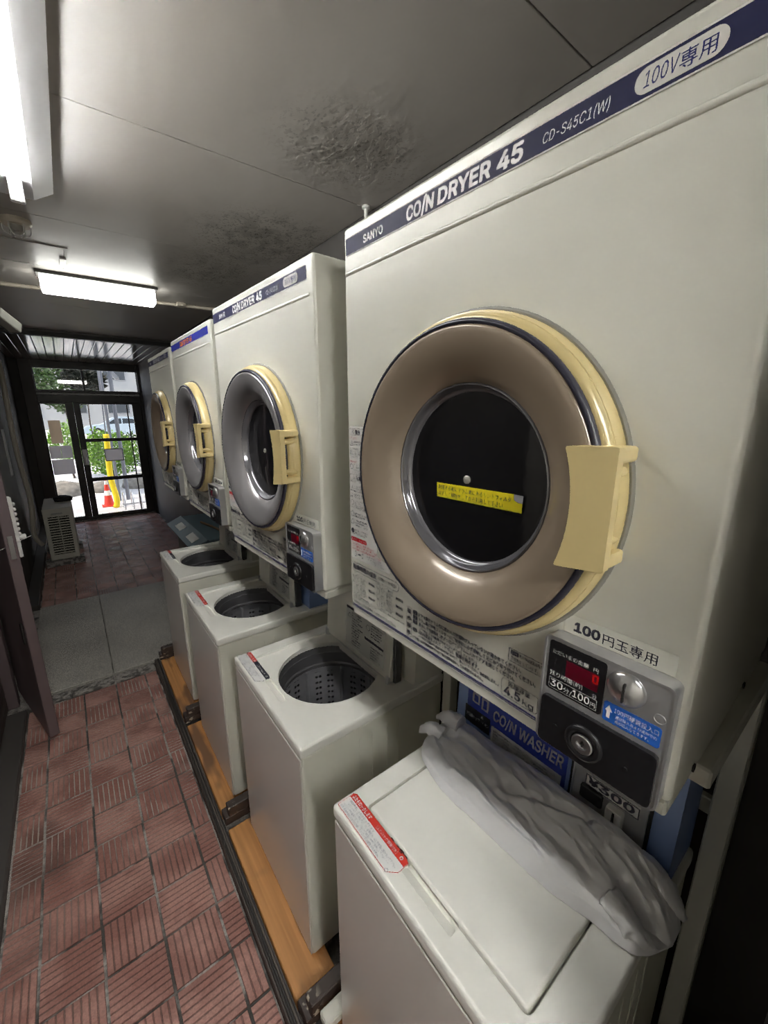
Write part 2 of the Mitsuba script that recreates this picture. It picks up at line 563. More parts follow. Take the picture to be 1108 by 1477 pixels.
# left wall: dark boards near, plaster beyond the open door
put('wall_left', mikit.ply(cb(XL - .12, XL - .012, -.15, DOOR_Y + .1, -.1, CEIL + .05, 0.0), 'mat_plaster_dark'), kind='structure', label='dark left wall of the corridor, boarded near and plastered far')
for k in range(27):
    z0 = 0.035 + k * 0.095
    if z0 < .96:
        prof = Polygon([(0, 0), (.010, 0.004), (.016, .012), (.016, .082), (.010, .089), (0, .092)])
        m = mapped(trimesh.creation.extrude_polygon(prof, 3.19, engine='earcut'), [(0, 1, XL - .014), (2, 1, -.12), (1, 1, z0)])
        put('wall_left__board', mikit.ply(m, 'mat_siding'))
put('wall_left__fill_panel', mikit.ply(cb(XL - .014, XL + .003, -.12, .80, .985, CEIL - .002, .002), 'mat_plaster_mid'))  # paler stretch added out of view, bounces fill onto the nearest dryer
put('wall_left__upper_plaster', mikit.ply(cb(XL - .014, XL + .002, .803, 3.07, .985, CEIL - .002, .001), 'mat_plaster_dark'))
put('wall_left__plinth', mikit.ply(cb(XL - .01, -0.441, -.1, 3.02, -.01, .03, .006), 'mat_dark_paint'))
put('wall_left__plinth', mikit.ply(cb(XL - .01, -0.441, 4.72, DOOR_Y - .1, -.01, .05, .006), 'mat_dark_paint'))
put('wall_left__jamb', mikit.ply(cb(XL - .01, -0.485, 3.12, 3.19, .0, 2.2, .004), 'mat_door_brown'))
put('wall_left__jamb', mikit.ply(cb(XL - .01, -0.475, 4.05, 4.12, .02, 2.2, .004), 'mat_dark_paint'))
put('wall_right', mikit.ply(cb(XR, XR + .12, -.15, DOOR_Y + .1, -.1, CEIL + .05, 0.0), 'mat_plaster_dark'), kind='structure', label='dark plaster wall behind the dryers')
put('wall_near', mikit.ply(join(cb(.41, XR + .1, -.16, -.04, -.1, CEIL + .05, 0.0)), 'mat_plaster_mid'), kind='structure', label='unseen grey partition added behind the viewer to shade the nearest dryer')  # added out of view, blocks light from the nearest dryer's near side
put('wall_back', mikit.ply(join(cb(-1.5, 1.5, -2.5, -2.4, -.1, CEIL + .05, 0), cb(-1.6, -1.5, -2.5, -.15, -.1, CEIL + .05, 0), cb(1.5, 1.6, -2.5, -.15, -.1, CEIL + .05, 0), cb(-1.5, XL - .1, -.16, -.04, -.1, CEIL + .05, 0), cb(XR, 1.5, -.16, -.04, -.1, CEIL + .05, 0)), 'mat_plaster_light'), kind='structure', label='unseen pale entrance walls added behind the viewer to bounce light')  # added room out of view, kept pale to throw light forward
put('ceiling', mikit.ply(cb(-1.5, 1.5, -2.5, DOOR_Y + .1, CEIL + .012, CEIL + .15, 0.0), 'mat_dark_paint'), kind='structure', label='grey painted ceiling with mould stains over the dryers')
SEAM = 0.894
for k in range(-1, 6):
    y0, y1 = 0.646 + SEAM * k, min(0.646 + SEAM * (k + 1), BEAM_Y - .06)
    put('ceiling__panel', mikit.ply(cb(XL - .01, XR - .004, max(y0, -.03) + .0016, y1 - .0016, CEIL, CEIL + .014, .0012), 'mat_ceiling'))
xs = np.arange(XL, XR, 0.0935)
for x0 in xs:
    prof = Polygon([(.0025, .016), (.0025, .003), (.007, 0), (.0865, 0), (.091, .003), (.091, .016)])
    m = mapped(trimesh.creation.extrude_polygon(prof, DOOR_Y - .06 - BEAM_Y - .03, engine='earcut'), [(0, 1, x0), (2, 1, BEAM_Y + .03), (1, 1, CEIL - .03)])
    put('ceiling__plank', mikit.ply(m, 'mat_ceiling_plank'))
put('ceiling__beam', mikit.ply(cb(XL, XR, BEAM_Y - .05, BEAM_Y + .03, CEIL - .055, CEIL + .02, .003), 'mat_black_iron'))
put('ceiling__beam_trim', mikit.ply(cb(XL, XR, BEAM_Y - .07, BEAM_Y - .05, CEIL - .02, CEIL + .01, .002), 'mat_dark_paint'))

# ---- the glazed door wall at the end
D0, D1x = -0.28, 1.09


def bar(x0, x1, z0, z1, y0=DOOR_Y - .03, y1=DOOR_Y + .03, c=.003):
    return cb(x0, x1, y0, y1, z0, z1, c)


put('window_1', mikit.ply(join(bar(D0, D1x, 2.455, 2.57), bar(D0, D1x, 2.09, 2.135), bar(D0 - .02, D0 + .012, 2.09, 2.57), bar(D1x - .012, D1x + .03, 2.09, 2.57)), 'mat_dark_frame'), kind='structure', label='dark framed transom window over the glass doors')
put('window_1__mullion', mikit.ply(bar(.318, .345, 2.13, 2.46), 'mat_dark_frame'))
for x0, x1 in ((D0 + .012, .318), (.345, D1x - .012)):
    put('window_1__pane', mikit.ply(cb(x0 - .004, x1 + .004, DOOR_Y - .003, DOOR_Y + .003, 2.125, 2.465, .001), 'mat_pane'), label='clear glass pane')
put('trim_1', mikit.ply(bar(D0, D1x + .02, 2.062, 2.088, DOOR_Y - .05, DOOR_Y + .02), 'mat_white_plastic'), kind='structure', label='pale rail between transom window and doors')
put('trim_2', mikit.ply(join(bar(D0 - .03, D1x + .04, 1.95, 2.06, DOOR_Y - .05, DOOR_Y + .06), bar(D0 - .03, D1x + .04, .018, .05, DOOR_Y - .04, DOOR_Y + .05)), 'mat_dark_frame'), kind='structure', label='black head and sill of the door frame')
put('wall_front', mikit.ply(join(cb(XL - .1, -.40, DOOR_Y - .02, DOOR_Y + .08, 0, CEIL, .002), cb(D1x + .03, XR + .02, DOOR_Y - .10, DOOR_Y + .1, 0, CEIL, .002), cb(XL, XR, DOOR_Y - .02, DOOR_Y + .08, 2.57, CEIL + .02, 0)), 'mat_plaster_dark'), kind='structure', label='dark strips of wall around the glass doors')
put('trim_3', mikit.ply(cb(-.43, D0, DOOR_Y - .09, DOOR_Y + .05, 0, CEIL - .03, .004), 'mat_post_brown'), kind='structure', label='dark brown wooden post left of the glass doors')
put('trim_4', mikit.ply(cb(D1x, D1x + .05, DOOR_Y - .09, DOOR_Y + .05, 0, CEIL - .03, .004), 'mat_dark_frame'), kind='structure', label='black post right of the glass doors')


def leaf(key, x0, x1, glass_x, rails, label):
    gx0, gx1 = glass_x
    zs = [.075] + [z for r in rails for z in r] + [1.925]
    parts = [bar(x0, gx0, .055, 1.95), bar(gx1, x1, .055, 1.95), bar(gx0, gx1, .055, .078), bar(gx0, gx1, 1.922, 1.95)]
    put(key, mikit.ply(join(*parts), 'mat_dark_frame'), kind='structure', label=label)
    for a, b in rails:
        put(key + '__rail', mikit.ply(bar(gx0, gx1, a, b), 'mat_dark_frame'))
    for a, b in zip(zs[0::2], zs[1::2]):
        put(key + '__pane', mikit.ply(cb(gx0 - .004, gx1 + .004, DOOR_Y - .003, DOOR_Y + .003, a - .004, b + .004, .001), 'mat_pane'), label='clear glass pane')


leaf('door_1', D0, .145, (-.262, .045), [], 'left glass door leaf with paper notices on its pane')
leaf('door_2', .148, D1x, (.232, .965), [(1.315, 1.365), (.66, .715)], 'right glass door leaf in three panes with a lever lock')
lk = rb(.155, .222, DOOR_Y - .065, DOOR_Y - .028, .94, 1.20, .008)
put('door_2__lock_plate', mikit.ply(lk, 'mat_silver', 30), label='grey lock plate')
put('door_2__lock_plate__handle', mikit.ply(join(rb(.17, .20, DOOR_Y - .10, DOOR_Y - .062, 1.05, 1.08, .008), rb(.172, .198, DOOR_Y - .115, DOOR_Y - .095, .97, 1.085, .008)), 'mat_steel', 30))
put('door_2__glazing_bar', mikit.ply(cb(.876, .894, DOOR_Y + .006, DOOR_Y + .02, .08, 1.92, .002), 'mat_dark_frame'))

# notices on the glass, seen from behind
for i, (x0, x1, z0, z1, mname, lab) in enumerate([
        (-.21, -.06, 1.31, 1.67, 'mat_sign_tan', 'tall tan notice on the left glass door, topmost'),
        (-.258, -.115, 1.07, 1.27, 'mat_sign_grey', 'small grey notice on left door glass, nearer the brown post'),
        (-.110, .03, 1.07, 1.27, 'mat_sign_grey', 'small grey notice on left door glass, nearer the lock'),
        (-.255, .025, .81, 1.05, 'mat_sign_grey', 'wide grey notice lowest on the left glass door')]):
    put('notice', mikit.ply(cb(x0, x1, DOOR_Y - .006, DOOR_Y - .0035, z0, z1, .0004), mname), label=lab, category='notice', group='notices on the glass doors')
t = thing('notice', 'grey framed notice on middle pane of the right glass door', 'notice', 'notices on the glass doors')
put(t + '__board', mikit.ply(cb(.47, .72, DOOR_Y - .006, DOOR_Y - .0035, .99, 1.18, .0004), 'mat_sign_grey'))
put(t + '__border', mikit.ply(front(box(.46, .98, .73, 1.19).difference(box(.472, .992, .718, 1.178)), DOOR_Y - .009, DOOR_Y - .0035), 'mat_pole_grey'))

# ------------------------------------------------------------------ lamps
LX = -0.015


def tube_lamp(y0, y1, label, strength=1.0):
    t = thing('tube_lamp', label, 'lamp')
    prof = Polygon([(-.105, 0), (-.105, -.022), (-.045, -.058), (.045, -.058), (.105, -.022), (.105, 0)])
    m = mapped(trimesh.creation.extrude_polygon(prof, y1 - y0 + .17, engine='earcut'), [(0, 1, LX), (2, 1, y0 - .02), (1, 1, CEIL)])
    put(t + '__housing', mikit.ply(m, 'mat_lamp_body'))
    for y in (y0, y1 + .02):
        put(t + '__lamp_holder', mikit.ply(rb(LX - .02, LX + .02, y - .02, y + .004, CEIL - .125, CEIL - .05, .006), 'mat_white_plastic', 30))
    tube_mesh = tube([(LX, y, 2.50) for y in np.linspace(y0 + .002, y1, 3)], .0155, 20)
    L = TUBE_RADIANCE * strength
    put(t + '__tube', dict(mikit.ply(tube_mesh, 'mat_white_plastic'), emitter={'type': 'area', 'radiance': rgb(L, L * .99, L * .95)}), label='glowing white tube')


tube_lamp(.75, 1.965, 'long bare fluorescent tube batten on the ceiling at upper left')
tube_lamp(-1.75, -.535, 'unseen fluorescent tube batten added behind the viewer as fill light', 2.95)  # added fill lamp, out of view, for the nearest dryer and washer
t = thing('box_lamp', 'white box ceiling lamp across the far half of the corridor', 'lamp', None)
rot = T().translate([.305, 3.34, 0]).rotate([0, 0, 1], -2.0)
put(t + '__base_plate', mikit.ply(cb(-.315, .315, -.075, .075, CEIL - .018, CEIL, .002), 'mat_dark_paint'), rot)
put(t + '__diffuser', dict(mikit.ply(rb(-.30, .30, -.065, .065, CEIL - .105, CEIL - .016, .012), 'mat_white_plastic', 30), emitter={'type': 'area', 'radiance': rgb(BOX_LAMP_RADIANCE, BOX_LAMP_RADIANCE, BOX_LAMP_RADIANCE * .93)}), rot, label='glowing white cover')

# ceiling things
t = thing('smoke_detector', 'white smoke detector with wire guard beside the tube lamp', 'detector')
c = (-.042, 2.545)
put(t + '__base', mikit.ply(moved(lathe([(0, 0), (.055, 0), (.055, -.012), (.048, -.022), (0, -.024)], 32), c[0], c[1], CEIL), 'mat_pipe_beige', 30))
put(t + '__sensor_head', mikit.ply(moved(lathe([(.028, -.022), (.026, -.045), (.018, -.05), (0, -.05)], 24), c[0], c[1], CEIL), 'mat_duct_grey', 30))
for a in range(0, 360, 60):
    ca, sa = math.cos(math.radians(a)), math.sin(math.radians(a))
    put(t + '__guard_wire', mikit.ply(tube(smooth_path([(c[0] + ca * .046, c[1] + sa * .046, CEIL - .02), (c[0] + ca * .044, c[1] + sa * .044, CEIL - .05), (c[0] + ca * .02, c[1] + sa * .02, CEIL - .062)], 8), .002, 6), 'mat_white_plastic', True))
t = thing('ceiling_hatch', 'square access hatch in the ceiling beside the far box lamp', 'hatch')
put(t + '__frame', mikit.ply(plan(box(-.30, 2.80, .14, 3.20).difference(box(-.285, 2.815, .125, 3.185)), CEIL - .004, CEIL), 'mat_duct_grey'))
put(t + '__panel', mikit.ply(cb(-.283, .123, 2.817, 3.183, CEIL - .0035, CEIL, .001), 'mat_ceiling'))
put(t + '__latch', mikit.ply(rb(.105, .135, 2.96, 3.10, CEIL - .012, CEIL - .003, .004), 'mat_white_plastic', 30))
put('ceiling_conduit', mikit.ply(join(tube([(x, 3.74 - .10 * (x + .4), CEIL - .014) for x in np.linspace(XL, XR, 12)], .012, 10), cb(.80, .86, 3.58, 3.66, CEIL - .024, CEIL, .003)), 'mat_pipe_beige', 40), label='thin beige conduit across the ceiling behind the box lamp', category='conduit')
put('white_stud', mikit.ply(moved(lathe([(0, 0), (.016, 0), (.016, -.008), (.008, -.012), (.007, -.05), (0, -.052)], 20), 1.085, 1.53, CEIL), 'mat_white_plastic', 30), label='small white knob on the ceiling over nearest dryer', category='stud')

# ------------------------------------------------------------------ the dryers
W, H, DEPTH = 0.640, 0.787, 0.50
CS, CZ = 0.320, -0.4335                             # centre of the door on the front
dk = Kit()
cab = cut(rb(0, W, 0, DEPTH, -.764, 0, .008, 3), mapped(trimesh.creation.cylinder(.150, .10, sections=72), [(0, 1, CS), (2, 1, 0), (1, 1, CZ)]))
dk.add('cabinet', cab, 'mat_cream', 30)
dk.add('base_frame', join(cb(.003, W - .003, .004, DEPTH - .003, -H, -.7655, .003)), 'mat_cream', 30)
for y in (.10, .36):
    dk.add('base_frame__screw', mapped(lathe([(0, .004), (.006, .003), (.006, 0)], 10), [(2, 1, W - .004), (0, 1, y), (1, 1, -.776)]), 'mat_hole')
ridge = np.array([(0, -.0), (.0008, .0007), (.0022, .0019), (.004, .0024), (.0058, .0019), (.0072, .0007), (.008, 0)])
rp = Polygon([(a, b) for a, b in ridge] + [(.008, -.002), (0, -.002)])
dk.add('ridge', mapped(trimesh.creation.extrude_polygon(rp, W - .026, engine='earcut'), [(2, 1, .008), (1, -1, 0), (0, -1, -.0745)]), 'mat_cream', 50)
dk.add('header_stripe', front(box(.010, -.0475, .612, -.0205), -.0008, .0005), 'mat_navy')
dk.add('header_stripe__border', print_front(shapely.union_all([box(.010, -.0205, .612, -.0188), box(.010, -.0492, .612, -.0475)]), -.0009), 'mat_pill')
dk.add('header_stripe__brand_lettering', print_front(glyphs('SANYO', .0165, .066, -.0415, 2, LATIN, 64, width=.056), -.0013), 'mat_print_white')
dk.add('header_stripe__title_lettering', print_front(shapely.union_all([glyphs('CO', .0245, .181, -.0435, 3, LATIN, 64, width=.033, slant=.08), glyphs('/', .0245, .214, -.0435, 3, LATIN, 64, width=.011), Point(.2245, -.0235).buffer(.0021),
       glyphs('N', .0245, .2235, -.0435, 3, LATIN, 64, width=.0165, slant=.08), glyphs('DRYER', .0245, .248, -.0435, 3, LATIN, 64, width=.092, slant=.08), glyphs('45', .0245, .350, -.0435, 3, LATIN, 64, width=.037, slant=.08)]), -.0013), 'mat_print_white')
dk.add('header_stripe__model_lettering', print_front(glyphs('CD-S45C1(W)', .0135, .412, -.0405, 0, LATIN, 64, width=.072, slant=.15), -.0013), 'mat_print_white')
dk.add('header_stripe__badge', print_front(rrect(.506, .577, -.0445, -.0235, .0105, 8), -.0013), 'mat_pill')
dk.add('header_stripe__badge_lettering', print_front(shapely.union_all([glyphs('100V', .0165, .514, -.0400, 0, LATIN, 48, width=.027, slant=.1), glyphs('専用', .0145, .5425, -.0400, 0, CJK, 48, width=.027)]), -.0017), 'mat_print_navy')
# the door
ring = [(.2325, 0), (.2340, .004), (.2342, .012), (.2335, .0175), (.2315, .0225), (.2305, .0228), (.2295, .0255), (.2265, .0300), (.2215, .0325), (.2100, .031), (.150, .004), (.150, -.02)]
dk.add('door', lathe_front(ring, CS, CZ, 96), 'mat_door_beige', 35)
dk.add('door__flange_gasket', lathe_front([(.2385, -.001), (.2395, .003), (.2365, .0045), (.2320, .003)], CS, CZ, 96), 'mat_flange', 40)
dk.add('door__gasket', lathe_front([(.2215, .0315), (.2222, .0355), (.2200, .0395), (.2165, .0402), (.2135, .037)], CS, CZ, 96), 'mat_gasket', 60)
dk.add('door__bowl', lathe_front([(.2150, .0365), (.2140, .0400), (.2110, .0415), (.2050, .0415), (.1950, .0398), (.1840, .0362), (.1730, .0308), (.1630, .0245), (.1540, .0170), (.1475, .0100), (.1430, .0030)], CS, CZ, 96), 'mat_bowl_bronze', 60)
dk.add('door__bowl_wall', lathe_front([(.1430, .003), (.1420, .0052), (.1400, .0055), (.1385, .003), (.1370, -.004), (.1350, -.010), (.1320, -.0125), (.130, -.013)], CS, CZ, 96), 'mat_bowl_wall', 60)
pane = [(0, -.0085)] + [(r, -.0085 - .0045 * (r / .132) ** 2) for r in np.linspace(.012, .132, 12)]
dk.add('door__window', lathe_front(pane[::-1], CS, CZ, 96), 'mat_black_glass', True)
dk.add('door__window_rivet', lathe_front([(.0065, -.010), (.0065, -.0065), (.0048, -.0052), (0, -.0048)], CS, CZ, 20), 'mat_rivet', 40)
arc = [(CS + .199 * math.cos(a), CZ + .199 * math.sin(a)) for a in np.linspace(math.radians(19), math.radians(-19), 14)]
hp = Polygon(arc + [(.5575, CZ - .0585), (.5575, CZ + .0665)]).buffer(.004).buffer(-.002)
plate = front(hp, -.0585, -.046)
legs = [rb(.512, .5590, -.0500, -.008, CZ + .051, CZ + .0675, .004), rb(.512, .5590, -.0500, -.008, CZ - .061, CZ - .045, .004), rb(.512, .5265, -.0500, -.022, CZ - .055, CZ + .060, .004)]
pins = [mapped(lathe([(0, .036), (.007, .034), (.007, 0)], 14), [(0, 1, .545), (2, -1, -.012), (1, 1, CZ + z)]) for z in (.040, -.034)]
dk.add('door__handle', plate, 'mat_door_beige', 30)
dk.add('door__handle_bracket', join(*legs), 'mat_door_beige', 30)
for q in pins:
    dk.add('door__handle_pin', q, 'mat_door_beige', 40)
# prints on the front
Y = -.0006
ink, red_ink = [], []


def stick_lines(x0, x1, z, n, h=.0042, rng=np.random.default_rng(5)):
    kana = 'この機械は衣類乾燥専用です。火気に注意してください。乾燥中はドアを開けないでください。感電・やけどのおそれがあります。'
    out = []
    for k in range(n):
        m = max(3, int((x1 - x0) / h))
        i = int(rng.integers(0, len(kana) - m)) if len(kana) > m else 0
        out.append(glyphs(kana[i:i + m], h, x0, z - h * 1.28 * (k + 1), 0, CJK, 22))
    return out


sticker = Polygon([(.0085, -.362), (.10, -.362), (.10, -.62), (.142, -.632), (.142, -.645), (.0085, -.645)]).buffer(.0015)
dk.add('caution_sticker', print_front(sticker, Y), 'mat_paper')
Y2 = Y - .0004
for zt, head in ((-.366, '⚠警告'), (-.460, '⚠注意')):
    ink.append(frame(.008, .068, zt - .012, zt + .001, .003, .0006))
    ink.append(glyphs(head[1:], .009, .030, zt - .0095, 1, CJK, 36))
    ink.append(Polygon([(.019, zt - .009), (.028, zt - .009), (.0235, zt - .001)]).difference(Polygon([(.0205, zt - .0082), (.0265, zt - .0082), (.0235, zt - .0028)])))
for zt in (-.380, -.428):
    red_ink += stick_lines(.010, .036, zt, 1, .0048)
for zt, n in ((-.388, 2), (-.435, 3), (-.480, 3), (-.512, 4), (-.540, 2), (-.555, 3), (-.577, 2)):
    ink += stick_lines(.024, .072, zt, n)
for zt, n in ((-.402, 4), (-.451, 1), (-.498, 2)):
    ink += stick_lines(.010, .072, zt, n)
for zc, kind_ in ((-.393, 3), (-.443, 0), (-.488, 3), (-.520, 0), (-.545, 0), (-.563, 0), (-.583, 1)):
    if kind_ == 3:
        ink.append(Polygon([(.010, zc - .007), (.022, zc - .007), (.016, zc + .004)]).difference(Polygon([(.012, zc - .0058), (.020, zc - .0058), (.016, zc + .0018)])))
    else:
        ink.append(Point(.0155, zc).buffer(.0058).difference(Point(.0155, zc).buffer(.0048 if not kind_ else .001)))
for zt in (-.475, -.530, -.551, -.590):
    ink.append(box(.010, zt, .06, zt + .0005))
red_ink.append(rrect(.009, .066, -.606, -.597, .004).difference(glyphs('乾燥フィルターの清掃', .0055, .011, -.6035, 0, CJK, 24, width=.052)))
for k, w in enumerate((.082, .092, .105)):
    red_ink.append(glyphs('フィルターは毎回、糸くずを必ず取り除いて使用してください', .005, .010, -.613 - .0062 * k, 0, CJK, 22, width=w))
for k in range(3):
    ink.append(glyphs('フィルターを外して糸くずを取る', .0045, .066 + .004 * k, -.6315 - .0052 * k, 0, CJK, 22, width=.05))
for sx in (.025, .050):
    ink.append(affinity.scale(Point(sx, -.634).buffer(.004), .7, 1.6).difference(affinity.scale(Point(sx, -.634).buffer(.003), .7, 1.6)))
ink.append(Polygon([(.034, -.6325), (.040, -.6325), (.040, -.6310), (.044, -.634), (.040, -.637), (.040, -.6355), (.034, -.6355)]))
# drying times
ink.append(frame(.008, .171, -.6755, -.655, .009, .0008))
ink.append(glyphs('乾燥時間の目安', .0125, .014, -.670, 1, CJK, 40, width=.085))
ink.append(glyphs('(衣類だけの場合)', .0085, .105, -.6685, 0, CJK, 32, width=.058))
for x0, x1, col, rows, head in ((.010, .0185, .0205, [('ワイシャツ', '綿50% 混50%', '約30分'), ('ブラウス', '綿50% 混50%', '約25分'), ('作 業 着', '綿50% 混50%', '約50分')], '衣類'),
                          (.101, .1095, .1115, [('下着(綿)', '綿100%', '約55分'), ('タ オ ル', '綿100%', '約60分'), ('パジャマ', '綿65% 混35%', '約60分')], 'その他')):
    ink.append(frame(x0, x1, -.731, -.6785, .001, .0005))
    ink.append(frame(col, col + .017, -.731, -.6785, .001, .0004))
    for k, ch in enumerate(head):
        ink.append(glyphs(ch, .0058, x0 + .0014, -.692 - .0115 * k, 0, CJK, 24))
    for k, (a, b, c_) in enumerate(rows):
        z = -.684 - .0165 * k
        ink.append(glyphs(a, .0058, col + .0205, z, 0, CJK, 24, width=.021))
        ink.append(glyphs(b, .0045, col + .0205, z - .0062, 0, CJK, 22, width=.020))
        ink.append(glyphs(b, .0045, col + .0205, z - .0118, 0, CJK, 22, width=.018))
        ink.append(box(col + .042, z - .0055, col + .049, z - .0051))
        ink.append(glyphs(c_, .0068, col + .051, z - .0075, 1, CJK, 30, width=.022))
        ink.append(box(col, z - .0135, col + .017, z - .0131))
        q = Point(col + .0085, z - .0045).buffer(.0052, quad_segs=2)
        ink.append(q.difference(affinity.scale(q, .82, .82)))
for k in range(2):
    ink.append(glyphs('※脱水した洗濯物の量や種類、気温によって時間が変わります。数値はめやすです', .0043, .011, -.7365 - .0052 * k, 0, CJK, 22, width=.178 - .09 * k))
ink.append(glyphs('4.5kg以上の洗濯物を入れないでください。', .0082, .013, -.7525, 0, CJK, 32, width=.150))
# how to use
ink.append(frame(.1945, .2095, -.7545, -.692, .004, .0006))
for k, ch in enumerate('操作順序'):
    ink.append(glyphs(ch, .0105, .1968, -.7045 - .0150 * k, 1, CJK, 36))
for k, z in enumerate((-.7005, -.7100, -.7195, -.7355)):
    ink.append(rrect(.213, .225, z - .0012, z + .0072, .003).difference(glyphs(str(k + 1), .0085, .2172, z, 0, LATIN, 32)))
for txt, z, em, x0, w in (('ドアを開きドラム内に前の人の洗濯物が入っていないか確かめてください。', -.7005, .0082, .229, .216), ('ドラム奥の排気フィルターはご使用前に必ず掃除して元どおり取り付けてください。', -.7100, .0082, .229, .240),
                     ('脱水した衣類等を1枚ずつ広げてドラムに入れてドアを閉じてください。', -.7195, .0082, .229, .207), ('(ドア枠に入る衣類等が挟まれないようにしてください)', -.7275, .0062, .231, .135),
                     ('100円硬貨を入れてください。乾燥を始めます。', -.7355, .0082, .229, .142), ('(ドア枠回りは運転中も高温の部分がありますので、触らないでください。送風運転します。)', -.7430, .0062, .229, .180),
                     ('[ご注意] 100円硬貨専用ですので他の硬貨は投入しても返却されません。', -.7515, .0065, .213, .167)):
    ink.append(glyphs(txt, em, x0, z, 1, CJK, 40, width=w))
ink.append(frame(.422, .480, -.690, -.669, .002, .0007))
ink.append(rrect(.4255, .4385, -.6785, -.6715, .0015).difference(glyphs('0分', .0062, .427, -.6775, 0, CJK, 24, width=.010)))
ink.append(glyphs('表示中は送風運転で', .0062, .4395, -.6775, 0, CJK, 24, width=.038))
ink.append(glyphs('空運転をしています。', .0066, .4265, -.6865, 0, CJK, 24, width=.044))
ink.append(frame(.414, .475, -.7525, -.7235, .004, .0006))
ink.append(glyphs('乾燥容量', .0085, .425, -.7325, 0, CJK, 32, width=.038))
ink.append(glyphs('4.5', .0185, .419, -.7490, 1, LATIN, 48, width=.028))
ink.append(glyphs('kg', .0120, .451, -.7490, 0, LATIN, 48, width=.018))
dk.add('printed_instructions', print_front(shapely.union_all([g for g in ink]), Y2), 'mat_print_ink')
for g in red_ink:
    dk.add('caution_print', print_front(g, Y2), 'mat_print_red')
dk.add('lower_stripe', print_front(shapely.union_all([box(.012, -.7595, .474, -.7568), box(.012, -.7622, .474, -.7610)]), Y2), 'mat_print_navy')
# coin sticker and coin panel
dk.add('coin_sticker', print_front(box(.499, -.6065, .623, -.5815), Y), 'mat_tape')
dk.add('coin_sticker__lettering', print_front(shapely.union_all([glyphs('100', .0160, .512, -.6010, 3, LATIN, 56, width=.032), glyphs('円玉専用', .0150, .547, -.6015, 0, CJK, 48, width=.058)]), Y2), 'mat_print_ink')
PO = -.022
panel = front(rrect(.4885, .6325, -.7625, -.6075, .009), PO, 0)
dk.add('coin_panel', panel, 'mat_silver', 30)
dk.add('coin_panel__edge_trim', front(frame(.4875, .6335, -.7635, -.6065, .0095, .0025), PO - .0015, PO + .004), 'mat_silver', 30)
dk.add('coin_panel__display', front(rrect(.4945, .5645, -.6815, -.6125, .004), PO - .0008, PO), 'mat_black_plastic')
P1, P2 = PO - .0012, PO - .0016
dk.add('coin_panel__display_window', print_front(box(.518, -.6545, .5575, -.6315), P1), 'mat_red_window')
scene['mat_red_digit'] = pb((.3, 0, 0), .4)
seg = lambda x0, z0, x1, z1, w=.0011: LineString([(x0, z0), (x1, z1)]).buffer(w, cap_style='flat')
digit = mikit.ply(print_front(shapely.union_all([seg(.5515, -.6435, .5512, -.6335), seg(.5565, -.6435, .5562, -.6335), seg(.5515, -.6432, .5565, -.6432), seg(.5513, -.6338, .5563, -.6338)]), P2), 'mat_red_digit')
digit['emitter'] = {'type': 'area', 'radiance': rgb(2.2, .02, .06)}
dk.parts.append(('coin_panel__display_digit', digit, 'glowing red zero', None))
dk.add('coin_panel__display_lettering', print_front(shapely.union_all([glyphs('ただいまの金額', .0068, .4995, -.6285, 0, CJK, 30, width=.045), glyphs('円', .0068, .5505, -.6290, 0, CJK, 30), glyphs('残り時間(約)', .0074, .4985, -.6600, 0, CJK, 30, width=.042),
       glyphs('分', .0062, .5525, -.6625, 0, CJK, 30), frame(.4985, .5590, -.6785, -.6640, .0005, .0005), glyphs('30', .0125, .5005, -.6755, 1, LATIN, 48, width=.0165), glyphs('分/', .0080, .5180, -.6755, 0, CJK, 36, width=.011),
       glyphs('100', .0125, .5295, -.6755, 1, LATIN, 48, width=.0210), glyphs('円', .0072, .5515, -.6755, 0, CJK, 36)]), P2), 'mat_print_white')
dk.add('coin_panel__coin_entry', lathe_front([(.0205, -PO), (.0200, -PO + .003), (.017, -PO + .006), (.010, -PO + .0095), (0, -PO + .011)], .5865, -.6325, 40), 'mat_steel', 60)
dk.add('coin_panel__coin_slot', front(rrect(.5862, .5885, -.6435, -.6205, .001), PO - .0125, PO - .006), 'mat_slot_black')
dk.add('coin_panel__coin_label', front(rrect(.5665, .6255, -.6835, -.6580, .003), PO - .0008, PO), 'mat_coin_blue')
dk.add('coin_panel__coin_label_lettering', print_front(shapely.union_all([Polygon([(.5705, -.6780), (.5745, -.6780), (.5745, -.6690), (.5765, -.6690), (.5725, -.6610), (.5685, -.6690), (.5705, -.6690)]), glyphs('100円硬貨投入口', .0072, .5785, -.6670, 0, CJK, 30, width=.045),
       glyphs('連続投入および途中での', .0046, .5805, -.6735, 0, CJK, 24, width=.042), glyphs('追加投入もできます。', .0046, .5805, -.6795, 0, CJK, 24, width=.035)]), P2), 'mat_print_white')
dk.add('coin_panel__blank_cap', lathe_front([(.0058, -PO), (.0055, -PO + .0012), (.0045, -PO + .0006), (0, -PO + .0008)], .6215, -.6480, 24), 'mat_silver', 30)
dk.add('coin_panel__cash_cover', front(rrect(.4935, .6275, -.7590, -.6905, .006), PO - .006, PO), 'mat_black_plastic', 30)
dk.add('coin_panel__cash_cover_bezel', lathe_front([(.0230, -PO + .006), (.0225, -PO + .009), (.0190, -PO + .011), (.0150, -PO + .0095), (.0135, -PO + .0065)], .5520, -.7265, 40), 'mat_black_plastic', 60)
dk.add('coin_panel__lock', lathe_front([(.0130, -PO + .006), (.0128, -PO + .0105), (.0115, -PO + .0115), (.0065, -PO + .0115), (.0060, -PO + .0085), (0, -PO + .0085)], .5520, -.7265, 32), 'mat_steel', 30)
dk.add('coin_panel__lock_keyhole', front(shapely.union_all([box(.5511, -.7305, .5529, -.7225), Point(.552, -.7265).buffer(.0022)]), PO - .0093, PO - .008), 'mat_slot_black')
